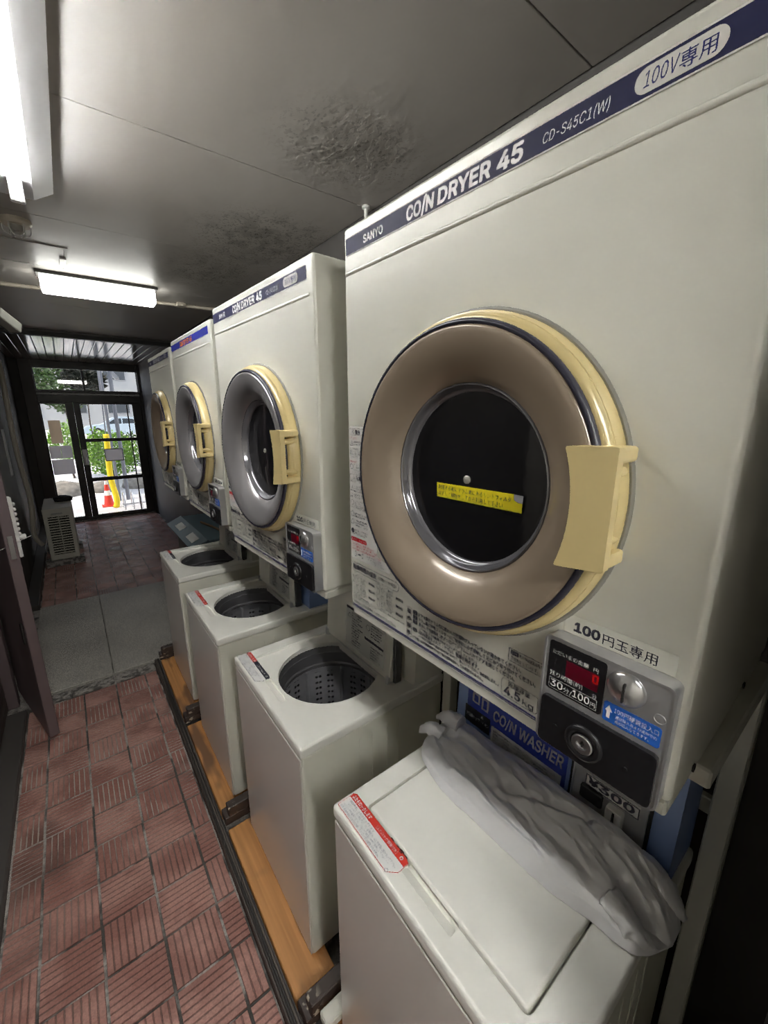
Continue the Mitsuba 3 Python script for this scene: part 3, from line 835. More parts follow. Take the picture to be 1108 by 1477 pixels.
for s in (.515, .600):
    dk.add('coin_panel__cover_notch', lathe_front([(.0032, -PO + .0055), (.0026, -PO + .0072), (0, -PO + .0074)], s, -.7265, 14), 'mat_black_plastic', 40)
YS = .0068                                         # just proud of the recessed pane


def on_pane(g):
    return affinity.translate(affinity.scale(g, 1.069, 1.0, origin=(.2875, -.4345)), .257 - .2875, -.0085)


yst = Polygon([(.2875, -.4370), (.4255, -.4345), (.4265, -.4430), (.4320, -.4455), (.4390, -.4460), (.4390, -.4595), (.2890, -.4605)])
warn_kit = Kit()
warn_kit.add('window_sticker', front(on_pane(yst), YS, YS + .0006), 'mat_yellow')
warn_kit.add('window_sticker__lettering', print_front(on_pane(shapely.union_all([glyphs('利用する前にドラム奥にあるリントフィルタ', .0080, .2915, -.4465, 0, CJK, 32, width=.131), glyphs('はずして掃除をしてから利用して下さい', .0080, .2920, -.4565, 0, CJK, 32, width=.118), box(.2915, -.4588, .436, -.4584)])), YS - .0004), 'mat_print_ink')
warn_kit.add('window_sticker__torn_corner', front(on_pane(Polygon([(.4262, -.4345), (.4400, -.4350), (.4395, -.4458), (.4320, -.4450), (.4268, -.4425)])), YS - .0002, YS + .0004), 'mat_print_grey')

ZT = EYE[2]
# (far edge y, front x at the near edge, yaw as x offset of the far edge over the width, top z)
dryers = [(0.7325, .4761, -.0097, ZT + .332, 'cream coin dryer nearest the viewer, with yellow sticker on its window'),
          (1.4753, .4562, -.0261, ZT + .3236, 'cream coin dryer second from the viewer, above an open blue-backed washer'),
          (2.2482, .4573, -.0058, ZT + .3219, 'cream coin dryer with bright blue stripe and orange lettering'),
          (3.0146, .4650, -.0004, ZT + .3168, 'farthest cream coin dryer, against the dark wall')]
for i, (yf, xn, yw, zt, lab) in enumerate(dryers):
    k = thing('coin_dryer', lab, 'clothes dryer', 'coin dryers in a row')
    xf = xn + yw
    ang = -90.0 + math.degrees(math.atan2(-yw, W))
    M = T().translate([xf, yf, zt]).rotate([0, 0, 1], ang)
    swap, skip = {}, ()
    if i in (1, 2):
        swap['door__bowl'] = 'mat_bowl_silver'
    if i == 2:
        swap.update({'header_stripe': 'mat_blue_stripe', 'header_stripe__title_lettering': 'mat_print_orange'})
        skip = ('header_stripe__badge', 'header_stripe__badge_lettering', 'header_stripe__brand_lettering', 'header_stripe__model_lettering')
    if i == 3:
        swap.update({'header_stripe__title_lettering': 'mat_print_grey', 'header_stripe__brand_lettering': 'mat_print_grey', 'header_stripe__badge': 'mat_print_grey'})
    dk.place(k, M, swap, skip)
    if i == 0:
        warn_kit.place(k, M)
    # the steel stand that carries it
    s = thing('dryer_stand', ['cream steel stand at right edge, under the nearest dryer', 'cream steel stand under the second nearest dryer', 'cream steel stand under the blue-striped dryer', 'cream steel stand under the farthest dryer'][i], 'stand', 'dryer stands')
    yn = yf - W
    zb = zt - H
    for y in (yn + (-.012, 0, -.03, 0)[i], yf - .008):
        put(s + '__post', mikit.ply(cb(.935, .975, y, y + .038, -.005, zb - .03, .003), 'mat_cream'))
        put(s + '__rail', mikit.ply(cb(.60, .975, y, y + .03, zb - .03, zb, .003), 'mat_cream'))
    put(s + '__cross_rail', mikit.ply(cb(.98, 1.0, yn, yf, .95, .99, .003), 'mat_cream'))

# ------------------------------------------------------------------ the washers
WW, WD, WZ = 0.572, 0.572, 0.878


def washer_kit(closed, console):
    w = Kit()
    base = .057 - WZ                               # underside, from the top
    body = rb(.004, WW - .004, .004, WD - .004, base, -.0335, .010, 2)
    hole_c = (.286, .258)
    cyl = lambda r, z0, z1, n=64: moved(trimesh.creation.cylinder(r, z1 - z0, sections=n), hole_c[0], hole_c[1], (z0 + z1) / 2)
    cover = rb(0, WW, 0, WD, -.036, 0, .009, 3)
    recess = plan(rrect(.058, .500, .060, .400, .012), -.009 if not closed else -.024, .02)
    ramp = hull([(.205, .036, .001), (.355, .036, .001), (.215, .066, -.020), (.345, .066, -.020), (.205, .066, .01), (.355, .066, .01)])
    if not closed:
        keep = plan(box(0, 0, WW, .384), -.06, .02)
        hole = M3(cyl(.183, -.06, .02)) ^ M3(keep)
        ch = M3(cover) - M3(recess) - M3(ramp) - hole
        w.add('top_cover', ch, 'mat_washer_top', 30)
        bd = M3(body) - M3(cyl(.205, -.46, .02))
        w.add('cabinet', bd, 'mat_washer_body', 30)
        wall = lambda pr, n=72: moved(lathe(pr, n), hole_c[0], hole_c[1], 0)
        w.add('tub_rim', wall([(.1855, -.009), (.1845, -.013), (.180, -.05), (.1775, -.052), (.1775, -.095), (.172, -.100), (.172, -.112), (.186, -.118)]), 'mat_tub_grey', 40)
        w.add('drum', wall([(.190, -.112), (.192, -.16), (.192, -.40), (.17, -.425), (.0, -.43)]), 'mat_drum_grey', 30)
        w.add('drum__agitator', wall([(.125, -.428), (.12, -.415), (.06, -.405), (.035, -.37), (0, -.365)]), 'mat_tub_grey', 40)
        ribs, holes = [], []
        for q in range(24):
            a = 2 * math.pi * q / 24
            ca, sa = math.cos(a), math.sin(a)
            if q % 3 == 0:
                rib = cb(-.006, .006, -.012, .004, -.40, -.125, .004)
                w.add('drum__rib', moved(moved(rib, 0, .190, 0), hole_c[0], hole_c[1], 0, None).apply_transform(trimesh.transformations.rotation_matrix(a - math.pi / 2, (0, 0, 1), (hole_c[0], hole_c[1], 0))), 'mat_drum_grey')
                continue
            for off in (-.04, .04):
                for z in np.arange(-.385, -.13, .027):
                    a2 = a + off
                    c2, s2 = math.cos(a2), math.sin(a2)
                    ctr = np.array([hole_c[0] + .1912 * c2, hole_c[1] + .1912 * s2, z])
                    tg, up = np.array([-s2, c2, 0]), np.array([0, 0, 1.0])
                    b = [ctr + .0062 * (tg * math.cos(t_) + up * math.sin(t_)) for t_ in np.arange(8) * math.pi / 4]
                    holes.append(trimesh.Trimesh(np.array(b), [(0, i + 1, i + 2) for i in range(6)], process=False))
        w.add('drum__perforation', join(*holes), 'mat_hole', kind='stuff')
        # open lid, leaning back on the console
        tilt = trimesh.transformations.rotation_matrix(math.radians(-3.5), (1, 0, 0), (0, .39, 0))
        def tl(m):
            q = trimesh.Trimesh(*meshkit.arrays(m)[:2], process=False); q.apply_transform(tilt); return q
        w.add('lid', tl(rb(.060, .498, .378, .402, .002, .335, .007)), 'mat_lid_cream', 30)
        doc = shapely.union_all([])
        w.add('lid__instruction_label', tl(print_front(box(.212, .026, .462, .188), .3775)), 'mat_doc_grey')
        rng = np.random.default_rng(11)
        lines = [box(.214, .177, .460, .186), box(.340, .098, .456, .108), Point(.236, .150).buffer(.010).difference(Point(.236, .150).buffer(.008)), Point(.360, .150).buffer(.012).difference(Point(.360, .150).buffer(.010))]
        for col0, col1 in ((.252, .328), (.378, .456)):
            z = .170
            while z > .040:
                if not (col0 > .3 and .088 < z < .122):
                    lines.append(glyphs('洗濯のしかた水量を選び洗剤を入れて下さい'[int(rng.integers(0, 8)):][:12], .0062, col0, z - .006, 1, CJK, 26, width=(col1 - col0) * rng.uniform(.6, 1)))
                z -= .0105
        w.add('lid__instruction_print', tl(print_front(shapely.union_all(lines), .3771)), 'mat_print_ink')
        for s in (.066, .485):
            w.add('lid__hinge', tl(cb(s - .006, s + .012, .372, .392, -.008, .022, .002)), 'mat_steel')
        w.add('hinge_gasket', cb(.497, .512, .392, .422, -.002, .22, .003), 'mat_rubber')
    else:
        ch = M3(cover) - M3(recess) - M3(ramp)
        w.add('top_cover', ch, 'mat_washer_top', 30)
        w.add('cabinet', body, 'mat_washer_body', 30)
        lid = M3(rb(.0645, .4935, .0665, .3965, -.0235, .003, .006, 3)) - M3(hull([(.21, .055, -.02), (.35, .055, -.02), (.21, .074, -.02), (.35, .074, -.02), (.21, .055, -.004), (.35, .055, -.004), (.215, .072, -.008), (.345, .072, -.008)]))
        w.add('lid', lid, 'mat_washer_top', 30)
        w.add('lid_latch', join(cb(.170, .205, .0605, .0645, -.008, .0005, .0008), cb(.182, .192, .0580, .0660, -.007, .0012, .001), cb(.150, .160, .0600, .0650, -.008, .001, .001)), 'mat_black_plastic')
    # front skin, side ribs, feet
    w.add('front_panel', cb(.008, WW - .008, .001, .006, base + .004, -.042, .002), 'mat_washer_front')
    for q, y in enumerate((.20, .25, .31, .36)):
        w.add('side_rib', cb(WW - .0045, WW - .0015, y, y + .004, -.34, -.075, .0015), 'mat_washer_body')
    for s in (.05, WW - .05):
        for y in (.04, WD - .05):
            w.add('foot', moved(lathe([(0, 0), (.020, 0), (.018, .010), (.012, .013)], 16), s, y, base - .0125), 'mat_rubber', 30)
    # back console
    pr = Polygon([(.426, -.002), (.572, -.002), (.572, .275), (.445, .275), (.438, .268)])
    cm = mapped(trimesh.creation.extrude_polygon(pr.buffer(-.004).buffer(.004), WW - .02, engine='earcut'), [(2, 1, .010), (0, 1, 0), (1, 1, 0)])
    if not closed:
        pr2 = Polygon([(.436, -.002), (.572, -.002), (.572, .275), (.455, .275), (.449, .268)])
        cm = mapped(trimesh.creation.extrude_polygon(pr2.buffer(-.004).buffer(.004), WW - .02, engine='earcut'), [(2, 1, .010), (0, 1, 0), (1, 1, 0)])
    w.add('console', cm, console, 30)
    return w


def top_label(w, header, ink_mat):
    g = Polygon([(.012, .010), (.198, .010), (.216, .030), (.216, .058), (.204, .062), (.016, .062), (.010, .056), (.010, .014)])
    band = Polygon([(.012, .0455), (.214, .0455), (.214, .058), (.204, .0612), (.016, .0612), (.011, .0555)])
    w.add('lock_label', print_top(g, .0008), 'mat_paper')
    w.add('lock_label__band', print_top(band, .0011), header)
    lines = []
    for k, (txt, wd) in enumerate((('・運転中は、ふたをロックします。', .105), ('・「ふたロック」ランプが点灯している場合は、ふたを無理に開けないで下さい。', .188), ('・ふたロックを解除するには「ふたロック解除」ボタンを押して下さい・・・', .172), ('注意 電源が切れても約1分間、ふたロックは解除されません。', .150))):
        lines.append(glyphs(txt, .0066, .016, .0375 - .0078 * k, 0, CJK, 24, width=wd))
    lines.append(Point(.196, .0135).buffer(.004).difference(Point(.196, .0135).buffer(.0032)))
    w.add('lock_label__lettering', print_top(shapely.union_all(lines), .0013), 'mat_print_grey')
    w.add('lock_label__band_title', print_top(glyphs('ふたをロックします', .0115, .016, .0485, 1, CJK, 36, width=.072), .0014), 'mat_print_white')
    w.add('lock_label__band_note', print_top(glyphs('(ふたロック機能付き)', .0085, .112, .0495, 0, CJK, 30, width=.072), .0014), 'mat_print_white')
    w.add('lock_label__band_padlock', print_top(Point(.198, .0535).buffer(.004).difference(Point(.198, .053).buffer(.0022)), .0014), 'mat_print_white')
    w.add('lock_label__border', print_top(g.difference(g.buffer(-.0011)), .0012), ink_mat)


kinds = {}
for name, closed, con, head in (('closed', True, 'mat_console_blue', 'mat_label_red'), ('cream', False, 'mat_lid_cream', 'mat_print_ink'), ('blue', False, 'mat_console_blue', 'mat_label_red')):
    w = washer_kit(closed, con)
    top_label(w, head, 'mat_label_red' if closed else 'mat_print_ink')
    if not closed and name == 'cream':
        w.add('lock_label__accent', print_top(Polygon([(.014, .046), (.088, .046), (.088, .061), (.014, .061)]).difference(glyphs('ふたをロックします', .0115, .016, .0485, 1, CJK, 36, width=.072)), .0017), 'mat_label_red')
    if closed:
        # front of the blue console: name plate, black band and coin unit. Drawn upright, then leaned with the console.
        fy = .4265

        def lean(m):
            v, f, _ = meshkit.arrays(m)
            v = v.copy(); v[:, 1] += (v[:, 2]) * (.012 / .27)
            return trimesh.Trimesh(v, f, process=False)
        w.add('console__name_plate', lean(front(box(.045, .060, .345, .205), fy - .0006, fy)), 'mat_label_blue')
        w.add('console__name_lettering', lean(print_front(shapely.union_all([glyphs('CO/N WASHER', .042, .135, .105, 2, LATIN, 64, width=.200, slant=.1), glyphs('⌂', .04, .066, .115, 2, CJK, 48, width=.045) if False else frame(.062, .088, .118, .150, .002, .006), frame(.094, .118, .112, .150, .002, .006)]), fy - .0010)), 'mat_print_grey')
        w.add('console__rinse_band', lean(front(box(.040, .048, .128, .098), fy - .0012, fy)), 'mat_black_plastic')
        w.add('console__rinse_lettering', lean(print_front(shapely.union_all([glyphs('大流量シャワーイオン', .012, .046, .068, 0, CJK, 36, width=.078), Polygon([(.095, .085), (.105, .085), (.10, .093)])]), fy - .0016)), 'mat_print_white')
        w.add('console__notice_label', lean(front(box(.133, .038, .335, .085), fy - .0012, fy)), 'mat_doc_grey')
        nl = []
        for q in range(4):
            nl.append(glyphs('洗濯物を入れて硬貨を投入し水量を選んでください。ふたは必ず閉めてください', .007, .140, .072 - .009 * q, 0, CJK, 24, width=(.185, .17, .19, .12)[q]))
        w.add('console__notice_lettering', lean(print_front(shapely.union_all(nl), fy - .0016)), 'mat_print_ink')
        w.add('console__coin_frame', lean(front(box(.355, .010, .520, .215), fy - .004, fy)), 'mat_black_plastic')
        w.add('console__coin_plate', lean(front(rrect(.364, .512, .045, .206, .002), fy - .0065, fy - .003)), 'mat_silver')
        w.add('console__coin_plate_rim', lean(front(frame(.362, .514, .043, .208, .002, .004), fy - .0095, fy - .004)), 'mat_steel')
        w.add('console__return_button', lean(rb(.384, .432, fy - .016, fy - .005, .086, .118, .004)), 'mat_black_plastic', 30)
        w.add('console__coin_chute', lean(join(rb(.442, .475, fy - .022, fy - .005, .060, .112, .003))), 'mat_white_plastic', 30)
        w.add('console__coin_chute_slot', lean(cb(.456, .461, fy - .0235, fy - .018, .070, .108, .001)), 'mat_slot_black')
        w.add('console__price_plate', lean(front(box(.392, .122, .500, .148), fy - .0115, fy - .006)), 'mat_paper')
        w.add('console__price_plate_border', lean(print_front(box(.392, .122, .500, .148).difference(box(.394, .124, .498, .146)), fy - .0119)), 'mat_print_ink')
        w.add('console__price_lettering', lean(print_front(glyphs('¥300', .0225, .398, .1275, 3, LATIN, 64, width=.094), fy - .0121)), 'mat_print_ink')
        w.add('console__coin_screw', lean(lathe_front([(.006, -fy + .004), (.005, -fy + .0065), (0, -fy + .007)], .366, .024, 14)), 'mat_steel', 40)
    kinds[name] = w
washers = [(.6985, .3780, 'closed', 'cream coin washer with its lid closed, nearest the viewer'),
           (1.4610, .3870, 'cream', 'cream coin washer with lid open and perforated drum showing, below nearest dryer'),
           (2.1950, .3680, 'blue', 'cream coin washer with open lid and blue console, third from the viewer'),
           (2.9980, .3810, 'cream', 'cream coin washer with open lid, farthest in the row')]
for yf, xf, kind_, lab in washers:
    k = thing('coin_washer', lab, 'washing machine', 'coin washers in a row')
    kinds[kind_].place(k, T().translate([xf, yf, WZ]).rotate([0, 0, 1], -90.0))

# ------------------------------------------------------------------ timber and bars under the washers
ribp = [(0, 0)]
for q in range(5):
    a = q * .0072
    ribp += [(a + .0005, .044 + .004 * (q % 2)), (a + .0058, .045 + .004 * (q % 2)), (a + .0066, .036)]
ribp += [(.0365, 0)]
m = mapped(trimesh.creation.extrude_polygon(Polygon(ribp).buffer(0), 2.62, engine='earcut'), [(0, 1, .264), (2, 1, .48), (1, 1, -.004)])
put('timber_beam', mikit.ply(m, 'mat_wood_dark'), label='long dark weathered timber along the floor before the washers', category='timber beam')
for y0, y1, lab in ((.45, .745, 'orange-brown plank under the nearest, closed washer'), (.835, 1.500, 'orange-brown plank under the second nearest washer'), (1.600, 2.255, 'orange-brown plank under the blue-console washer'), (2.350, 3.06, 'orange-brown plank under the farthest washer')):
    put('wooden_plank', mikit.ply(cb(.303, .44, y0, y1, -.004, .044, .003), 'mat_wood_orange'), label=lab, category='plank', group='planks under the washers')
put('rear_timber', mikit.ply(cb(.86, .925, .40, 3.08, -.004, .044, .003), 'mat_wood_dark'), label='dark timber under the back feet of the washers', category='timber beam')
for y, lab in ((.788, 'worn dark cross bar pair between the two nearest washers'), (1.548, 'dark cross bar pair between second and third washers'), (2.302, 'dark cross bar pair with worn paint between the two farthest washers'), (3.085, 'dark cross bar at far end of the washer row')):
    t = thing('cross_bar', lab, 'bar', 'cross bars between the washers')
    put(t + '__lower_bar', mikit.ply(cb(.300, .93, y - .030, y + .030, .0445, .085, .003), 'mat_worn_bar'))
    put(t + '__upper_bar', mikit.ply(cb(.316, .93, y - .034, y + .006, .0855, .135, .003), 'mat_worn_bar'))
put('cream_bar', mikit.ply(cb(.335, .70, .700, .742, .088, .118, .004), 'mat_cream'), label='short cream steel bar beside foot of the nearest washer', category='bar')

# ------------------------------------------------------------------ plastic bag on the nearest washer
def bag_mesh():
    keys = np.array([  # y, front x, back x, height
        (.700, .690, .750, .012), (.688, .664, .785, .034), (.655, .636, .794, .052), (.61, .622, .797, .064), (.53, .610, .797, .078), (.43, .615, .797, .090), (.33, .616, .797, .094), (.25, .626, .797, .092),
        (.20, .636, .796, .088), (.165, .641, .794, .080), (.14, .646, .786, .066), (.12, .662, .776, .046), (.105, .690, .766, .026), (.095, .716, .756, .010)])
    nt, nu = 170, 70
    tt = np.linspace(0, 1, nt)
    kt = np.linspace(0, 1, len(keys))
    from scipy.interpolate import PchipInterpolator
    K = PchipInterpolator(kt, keys)(tt)
    u = np.linspace(0, 1, nu)
    X = K[:, 1:2] + (K[:, 2:3] - K[:, 1:2]) * u
    Y = np.repeat(K[:, :1], nu, 1)
    prof = np.interp(u, [0, .03, .10, .25, .45, .70, .85, .95, 1.0], [.0, .26, .42, .60, .80, 1.0, .95, .72, .2])
    Z = K[:, 3:4] * prof
    P = np.stack([X, Y, Z], -1).reshape(-1, 3)

    def ridged(c, seed, oct_=2):
        return (1 - np.abs(meshkit.fbm(c, oct_, seed) * 2 - 1) * 2.2)
    al, ac = P[:, 1] + .35 * P[:, 0], P[:, 0] - .22 * P[:, 1]
    f1 = ridged(np.c_[ac * 22, al * 5, al * 0], 3)
    f2 = ridged(np.c_[ac * 60, al * 15, al * 0 + 4], 9)
    end = np.clip((P[:, 1] - .60) / .07, 0, 1) + np.clip((.17 - P[:, 1]) / .06, 0, 1)
    f3 = ridged(np.c_[P[:, 0] * 75, P[:, 1] * 45, P[:, 1] * 0], 14)
    d = .0100 * f1 + .0032 * f2 + .006 * end * f3

    def along(p, a, b, w):
        a, b = np.array(a), np.array(b)
        q = np.clip(((p - a) @ (b - a)) / ((b - a) @ (b - a)), 0, 1)
        return np.exp(-(np.linalg.norm(p - a - q[:, None] * (b - a), axis=1) / w) ** 2)
    xy = P[:, :2]
    d += -.014 * along(xy, (.685, .43), (.742, .27), .009) + .010 * along(xy, (.672, .44), (.730, .28), .010) + .012 * along(xy, (.640, .55), (.628, .30), .008) - .006 * along(xy, (.625, .55), (.618, .36), .006)
    d += -.040 * along(xy, (.690, .17), (.698, .08), .012) - .016 * along(xy, (.715, .70), (.722, .62), .014) + .008 * along(xy, (.75, .20), (.765, .10), .012)
    env = np.clip(Z.ravel() / .03, 0, 1) * np.clip(np.minimum(np.repeat(tt, nu), 1 - np.repeat(tt, nu)) / .05, 0, 1)
    P[:, 2] = np.maximum(Z.ravel() + d * env, .0006 + .3 * Z.ravel())
    Zg = P[:, 2].reshape(nt, nu)
    xo = (.006 * meshkit.fbm(np.c_[P[:, 1] * 30, P[:, 2] * 0, P[:, 2] * 0], 3, 2) - .003).reshape(nt, nu)
    X = X + xo * np.clip(1 - u * 3, 0, 1)
    top = np.stack([X, Y, Zg + WZ + .0045], -1).reshape(-1, 3)
    bot = np.stack([X, Y, Zg * 0 + WZ + .0040], -1).reshape(-1, 3)
    i, j = np.meshgrid(np.arange(nt - 1), np.arange(nu - 1), indexing='ij')
    a0 = (i * nu + j).ravel()
    q = np.concatenate([np.stack([a0, a0 + nu, a0 + 1], 1), np.stack([a0 + 1, a0 + nu, a0 + nu + 1], 1)])
    n = nt * nu
    ring_ = np.concatenate([np.arange(nu), np.arange(1, nt) * nu + nu - 1, (nt - 1) * nu + np.arange(nu - 2, -1, -1), np.arange(nt - 2, 0, -1) * nu])
    nx = np.roll(ring_, -1)
    side = np.concatenate([np.stack([ring_, nx, nx + n], 1), np.stack([ring_, nx + n, ring_ + n], 1)])
    body = trimesh.Trimesh(np.vstack([top, bot]), np.vstack([q, q[:, ::-1] + n, side]), process=False)

    def twist(path, r, seed):
        m = tube(smooth_path(path, 24), np.interp(np.linspace(0, 1, 24), [0, .6, 1], [r, r * .9, r * .25]), 16)
        c = m.vertices
        m.vertices = c + .0075 * (ridged(c * np.array([70, 40, 70]), seed)[:, None]) * np.array([.7, .2, .7])
        return m
    ends = [twist([(.705, .655, WZ + .040), (.690, .69, WZ + .046), (.676, .712, WZ + .038)], .020, 31), twist([(.755, .63, WZ + .066), (.748, .672, WZ + .062), (.735, .705, WZ + .050)], .022, 37),
            twist([(.665, .190, WZ + .052), (.660, .152, WZ + .040), (.662, .118, WZ + .022)], .021, 41), twist([(.757, .18, WZ + .066), (.757, .135, WZ + .052), (.752, .092, WZ + .026)], .027, 47)]
    return join(body, *ends)


put('plastic_bag', mikit.ply(bag_mesh(), 'mat_bag', True), label='crumpled white plastic bag lying on the closed washer lid', category='plastic bag')

# ------------------------------------------------------------------ left side: open door, pipe, camera, outdoor unit
t = thing('steel_door', 'narrow brown steel door standing open at the left wall', 'door')
DX, DY = -0.300, 2.66


def door_m(m):
    return m


ang = math.degrees(math.atan2(3.30 - DY, -.475 - DX)) - 90
DM = T().translate([DX, DY, 0]).rotate([0, 0, 1], ang)
put(t + '__leaf', mikit.ply(cb(-.024, .022, 0, .66, .02, 2.02, .003), 'mat_door_brown'), DM)
put(t + '__flush_bolt', mikit.ply(cb(-.034, -.0245, .03, .05, .60, .72, .002), 'mat_black_iron'), DM, label='black flush bolt')
put(t + '__edge_lock', mikit.ply(cb(-.011, .009, -.003, .001, 1.08, 1.20, .001), 'mat_steel'), DM, label='small steel edge lock')
put(t + '__lock_cylinder', mikit.ply(mapped(lathe([(0, .055), (.013, .052), (.014, 0)], 18), [(2, 1, .022), (0, 1, .075), (1, 1, 1.17)]), 'mat_white_plastic', 30), DM, label='pale lock cylinder')
t = thing('knob_rack', 'white plastic strip with a row of round knobs on the open brown door', 'rack')
put(t + '__strip', mikit.ply(cb(.0225, .044, .040, .090, 1.07, 1.385, .003), 'mat_white_plastic'), DM)
for q in range(7):
    put(t + '__knob', mikit.ply(mapped(lathe([(0, .014), (.007, .013), (.010, .008), (.009, 0)], 14), [(2, 1, .0435), (0, 1, .065), (1, 1, 1.345 - .026 * q)]), 'mat_white_plastic', 40), DM)
put('wire', mikit.ply(tube(smooth_path([(-.225, 2.73, 1.172), (-.275, 2.70, 1.158), (-.335, 2.66, 1.140), (-.42, 2.60, 1.122), (-.505, 2.55, 1.11)], 24), .0016, 6), 'mat_white_plastic', True), label='thin pale wire from the lock cylinder to the left wall', category='wire')
pp = smooth_path([(-.490, 6.0, 2.32), (-.470, 6.10, 2.34), (-.468, 6.22, 2.20), (-.475, 6.22, 1.9), (-.480, 6.30, 1.2), (-.482, 6.45, .55), (-.480, 6.50, .22), (-.44, 6.50, .16)], 60)
put('refrigerant_pipe', mikit.ply(tube(pp, .026, 12), 'mat_pipe_beige', True), label='beige insulated pipe running down the left wall to the outdoor unit', category='pipe')
put('wall_notice', mikit.ply(cb(-.5418, -.5385, 5.88, 6.10, 1.12, 1.62, .0008), 'mat_paper'), label='narrow pale notice on the dark left wall', category='notice')
t = thing('security_camera', 'pale security camera under the ceiling at the left wall', 'camera')
CM = T().translate([-.185, 3.5, 2.33]).rotate([0, 0, 1], -28).rotate([1, 0, 0], -20)
put(t + '__housing', mikit.ply(rb(-.032, .032, -.10, .075, -.032, .032, .010), 'mat_duct_grey', 30), CM)
put(t + '__lens', mikit.ply(mapped(lathe([(0, .002), (.018, .004), (.02, 0)], 20), [(0, 1, 0), (2, -1, -.10), (1, 1, 0)]), 'mat_black_glass', 30), CM)
put(t + '__bracket', mikit.ply(join(tube(smooth_path([(-.20, 3.52, 2.355), (-.25, 3.54, 2.45), (-.27, 3.55, CEIL - .01)], 10), .012, 10), moved(lathe([(0, 0), (.04, 0), (.036, -.012), (0, -.014)], 20), -.27, 3.55, CEIL)), 'mat_duct_grey', 40))
put('cable', mikit.ply(tube(smooth_path([(-.24, 3.56, 2.40), (-.34, 3.60, 2.28), (-.40, 3.7, 2.36), (-.49, 3.72, 2.30), (-.525, 3.75, 2.0)], 30), .006, 8), 'mat_rubber', True), label='black cable drooping behind the security camera', category='cable')
put('wall_box', mikit.ply(rb(-.545, -.36, 4.1, 4.55, 2.06, 2.34, .01), 'mat_dark_paint', 30), label='dark box high on the left wall below the security camera', category='box')

t = thing('outdoor_unit', 'beige air conditioner outdoor unit on the floor by the glass doors', 'air conditioner')
AX0, AX1, AY0, AY1, AZ0, AZ1 = -.365, -.085, 6.02, 6.80, .075, .70
gx0, gx1 = -.325, -.125
case = cut(rb(AX0, AX1, AY0, AY1, AZ0, AZ1, .010), cb(gx0, gx1, AY0 - .02, AY0 + .03, AZ0 + .06, AZ1 - .10, 0))
put(t + '__case', mikit.ply(case, 'mat_ac_beige', 30))
put(t + '__grille_back', mikit.ply(cb(gx0, gx1, AY0 + .029, AY0 + .034, AZ0 + .06, AZ1 - .10, 0), 'mat_hole'))
for q in range(15):
    z = AZ0 + .073 + q * .0305
    put(t + '__slat', mikit.ply(cb(gx0 - .003, gx1 + .003, AY0 + .002, AY0 + .016, z, z + .013, .002), 'mat_ac_beige'))
put(t + '__mullion', mikit.ply(cb(-.229, -.219, AY0, AY0 + .018, AZ0 + .06, AZ1 - .10, .002), 'mat_ac_beige'))
put(t + '__name_plate', mikit.ply(cb(-.285, -.18, AY0 - .0015, AY0 + .002, AZ1 - .075, AZ1 - .055, .0008), 'mat_duct_grey'))
for y in (6.06, 6.70):
    put('concrete_block', mikit.ply(cb(-.42, -.045, y - .06, y + .08, -.004, .0745, .006), 'mat_kerb'), label='concrete block under the near end of the outdoor unit' if y < 6.5 else 'concrete block under the far end of the outdoor unit', category='block')
lump = trimesh.creation.icosphere(3, 1.0)
lump.vertices = lump.vertices * (.10, .09, .045) * (1 + .35 * (meshkit.fbm(lump.vertices * 2 + 5, 3)[:, None] - .5))
lump.vertices[:, 2] = np.maximum(lump.vertices[:, 2], -.025)
put('black_cloth', mikit.ply(moved(lump, -.16, 6.5, AZ1 + .026), 'mat_rubber', True), label='black bundle lying on top of the outdoor unit', category='cloth')

# ------------------------------------------------------------------ chest beyond the washers
t = thing('storage_chest', 'low pale chest with slate blue lid beyond the farthest washer', 'chest')
put(t + '__body', mikit.ply(rb(.775, 1.10, 3.64, 4.62, .0, .655, .02), 'mat_chest_body', 30))
put(t + '__lid', mikit.ply(rb(.84, 1.11, 3.60, 4.66, .656, .715, .012), 'mat_slate_lid', 30))
flap = Polygon([(.700, .640), (.845, .705), (.845, .718), (.838, .720), (.696, .655)])
put(t + '__flap', mikit.ply(mapped(trimesh.creation.extrude_polygon(flap, 1.06, engine='earcut'), [(0, 1, 0), (2, 1, 3.60), (1, 1, 0)]), 'mat_slate_lid'))
for y0, y1 in ((4.22, 4.44), (3.74, 3.98)):
    c0 = np.array([.735, .6725]); c1 = np.array([.80, .7027])
    nrm = np.array([-.42, .905]) * .003
    v = [(c0[0] + nrm[0], y0, c0[1] + nrm[1]), (c1[0] + nrm[0], y0, c1[1] + nrm[1]), (c1[0] + nrm[0], y1, c1[1] + nrm[1]), (c0[0] + nrm[0], y1, c0[1] + nrm[1])]
    v += [(a - nrm[0] * .8, b, c - nrm[1] * .8) for a, b, c in v]
    put(t + '__flap_label', mikit.ply(hull(v), 'mat_paper'), label='white paper label')
put('wooden_stick', mikit.ply(tube([(.93, 4.20, .735), (.99, 3.95, .727), (1.02, 3.66, .727)], .011, 8), 'mat_stick', True), label='short brown stick lying on the slate blue chest lid', category='stick')

# ------------------------------------------------------------------ outside the doors
put('ground', mikit.ply(cb(-30, 40, DOOR_Y + .071, 75, -.3, -.05, 0), 'mat_pavement'), kind='structure', label='pale sunlit pavement outside the doors')


def boulder(x, y, r, seed, sq=(1, .8, .6)):
    m = trimesh.creation.icosphere(3, 1.0)
    n = m.vertices.copy()
    m.vertices = n * (1 + .5 * (meshkit.fbm(n * 1.4 + seed * 3.1, 3, seed)[:, None] - .5)) * r * np.array(sq)
    m.vertices[:, 2] = np.maximum(m.vertices[:, 2], -.25 * r)
    return moved(m, x, y, -.05 + .22 * r)


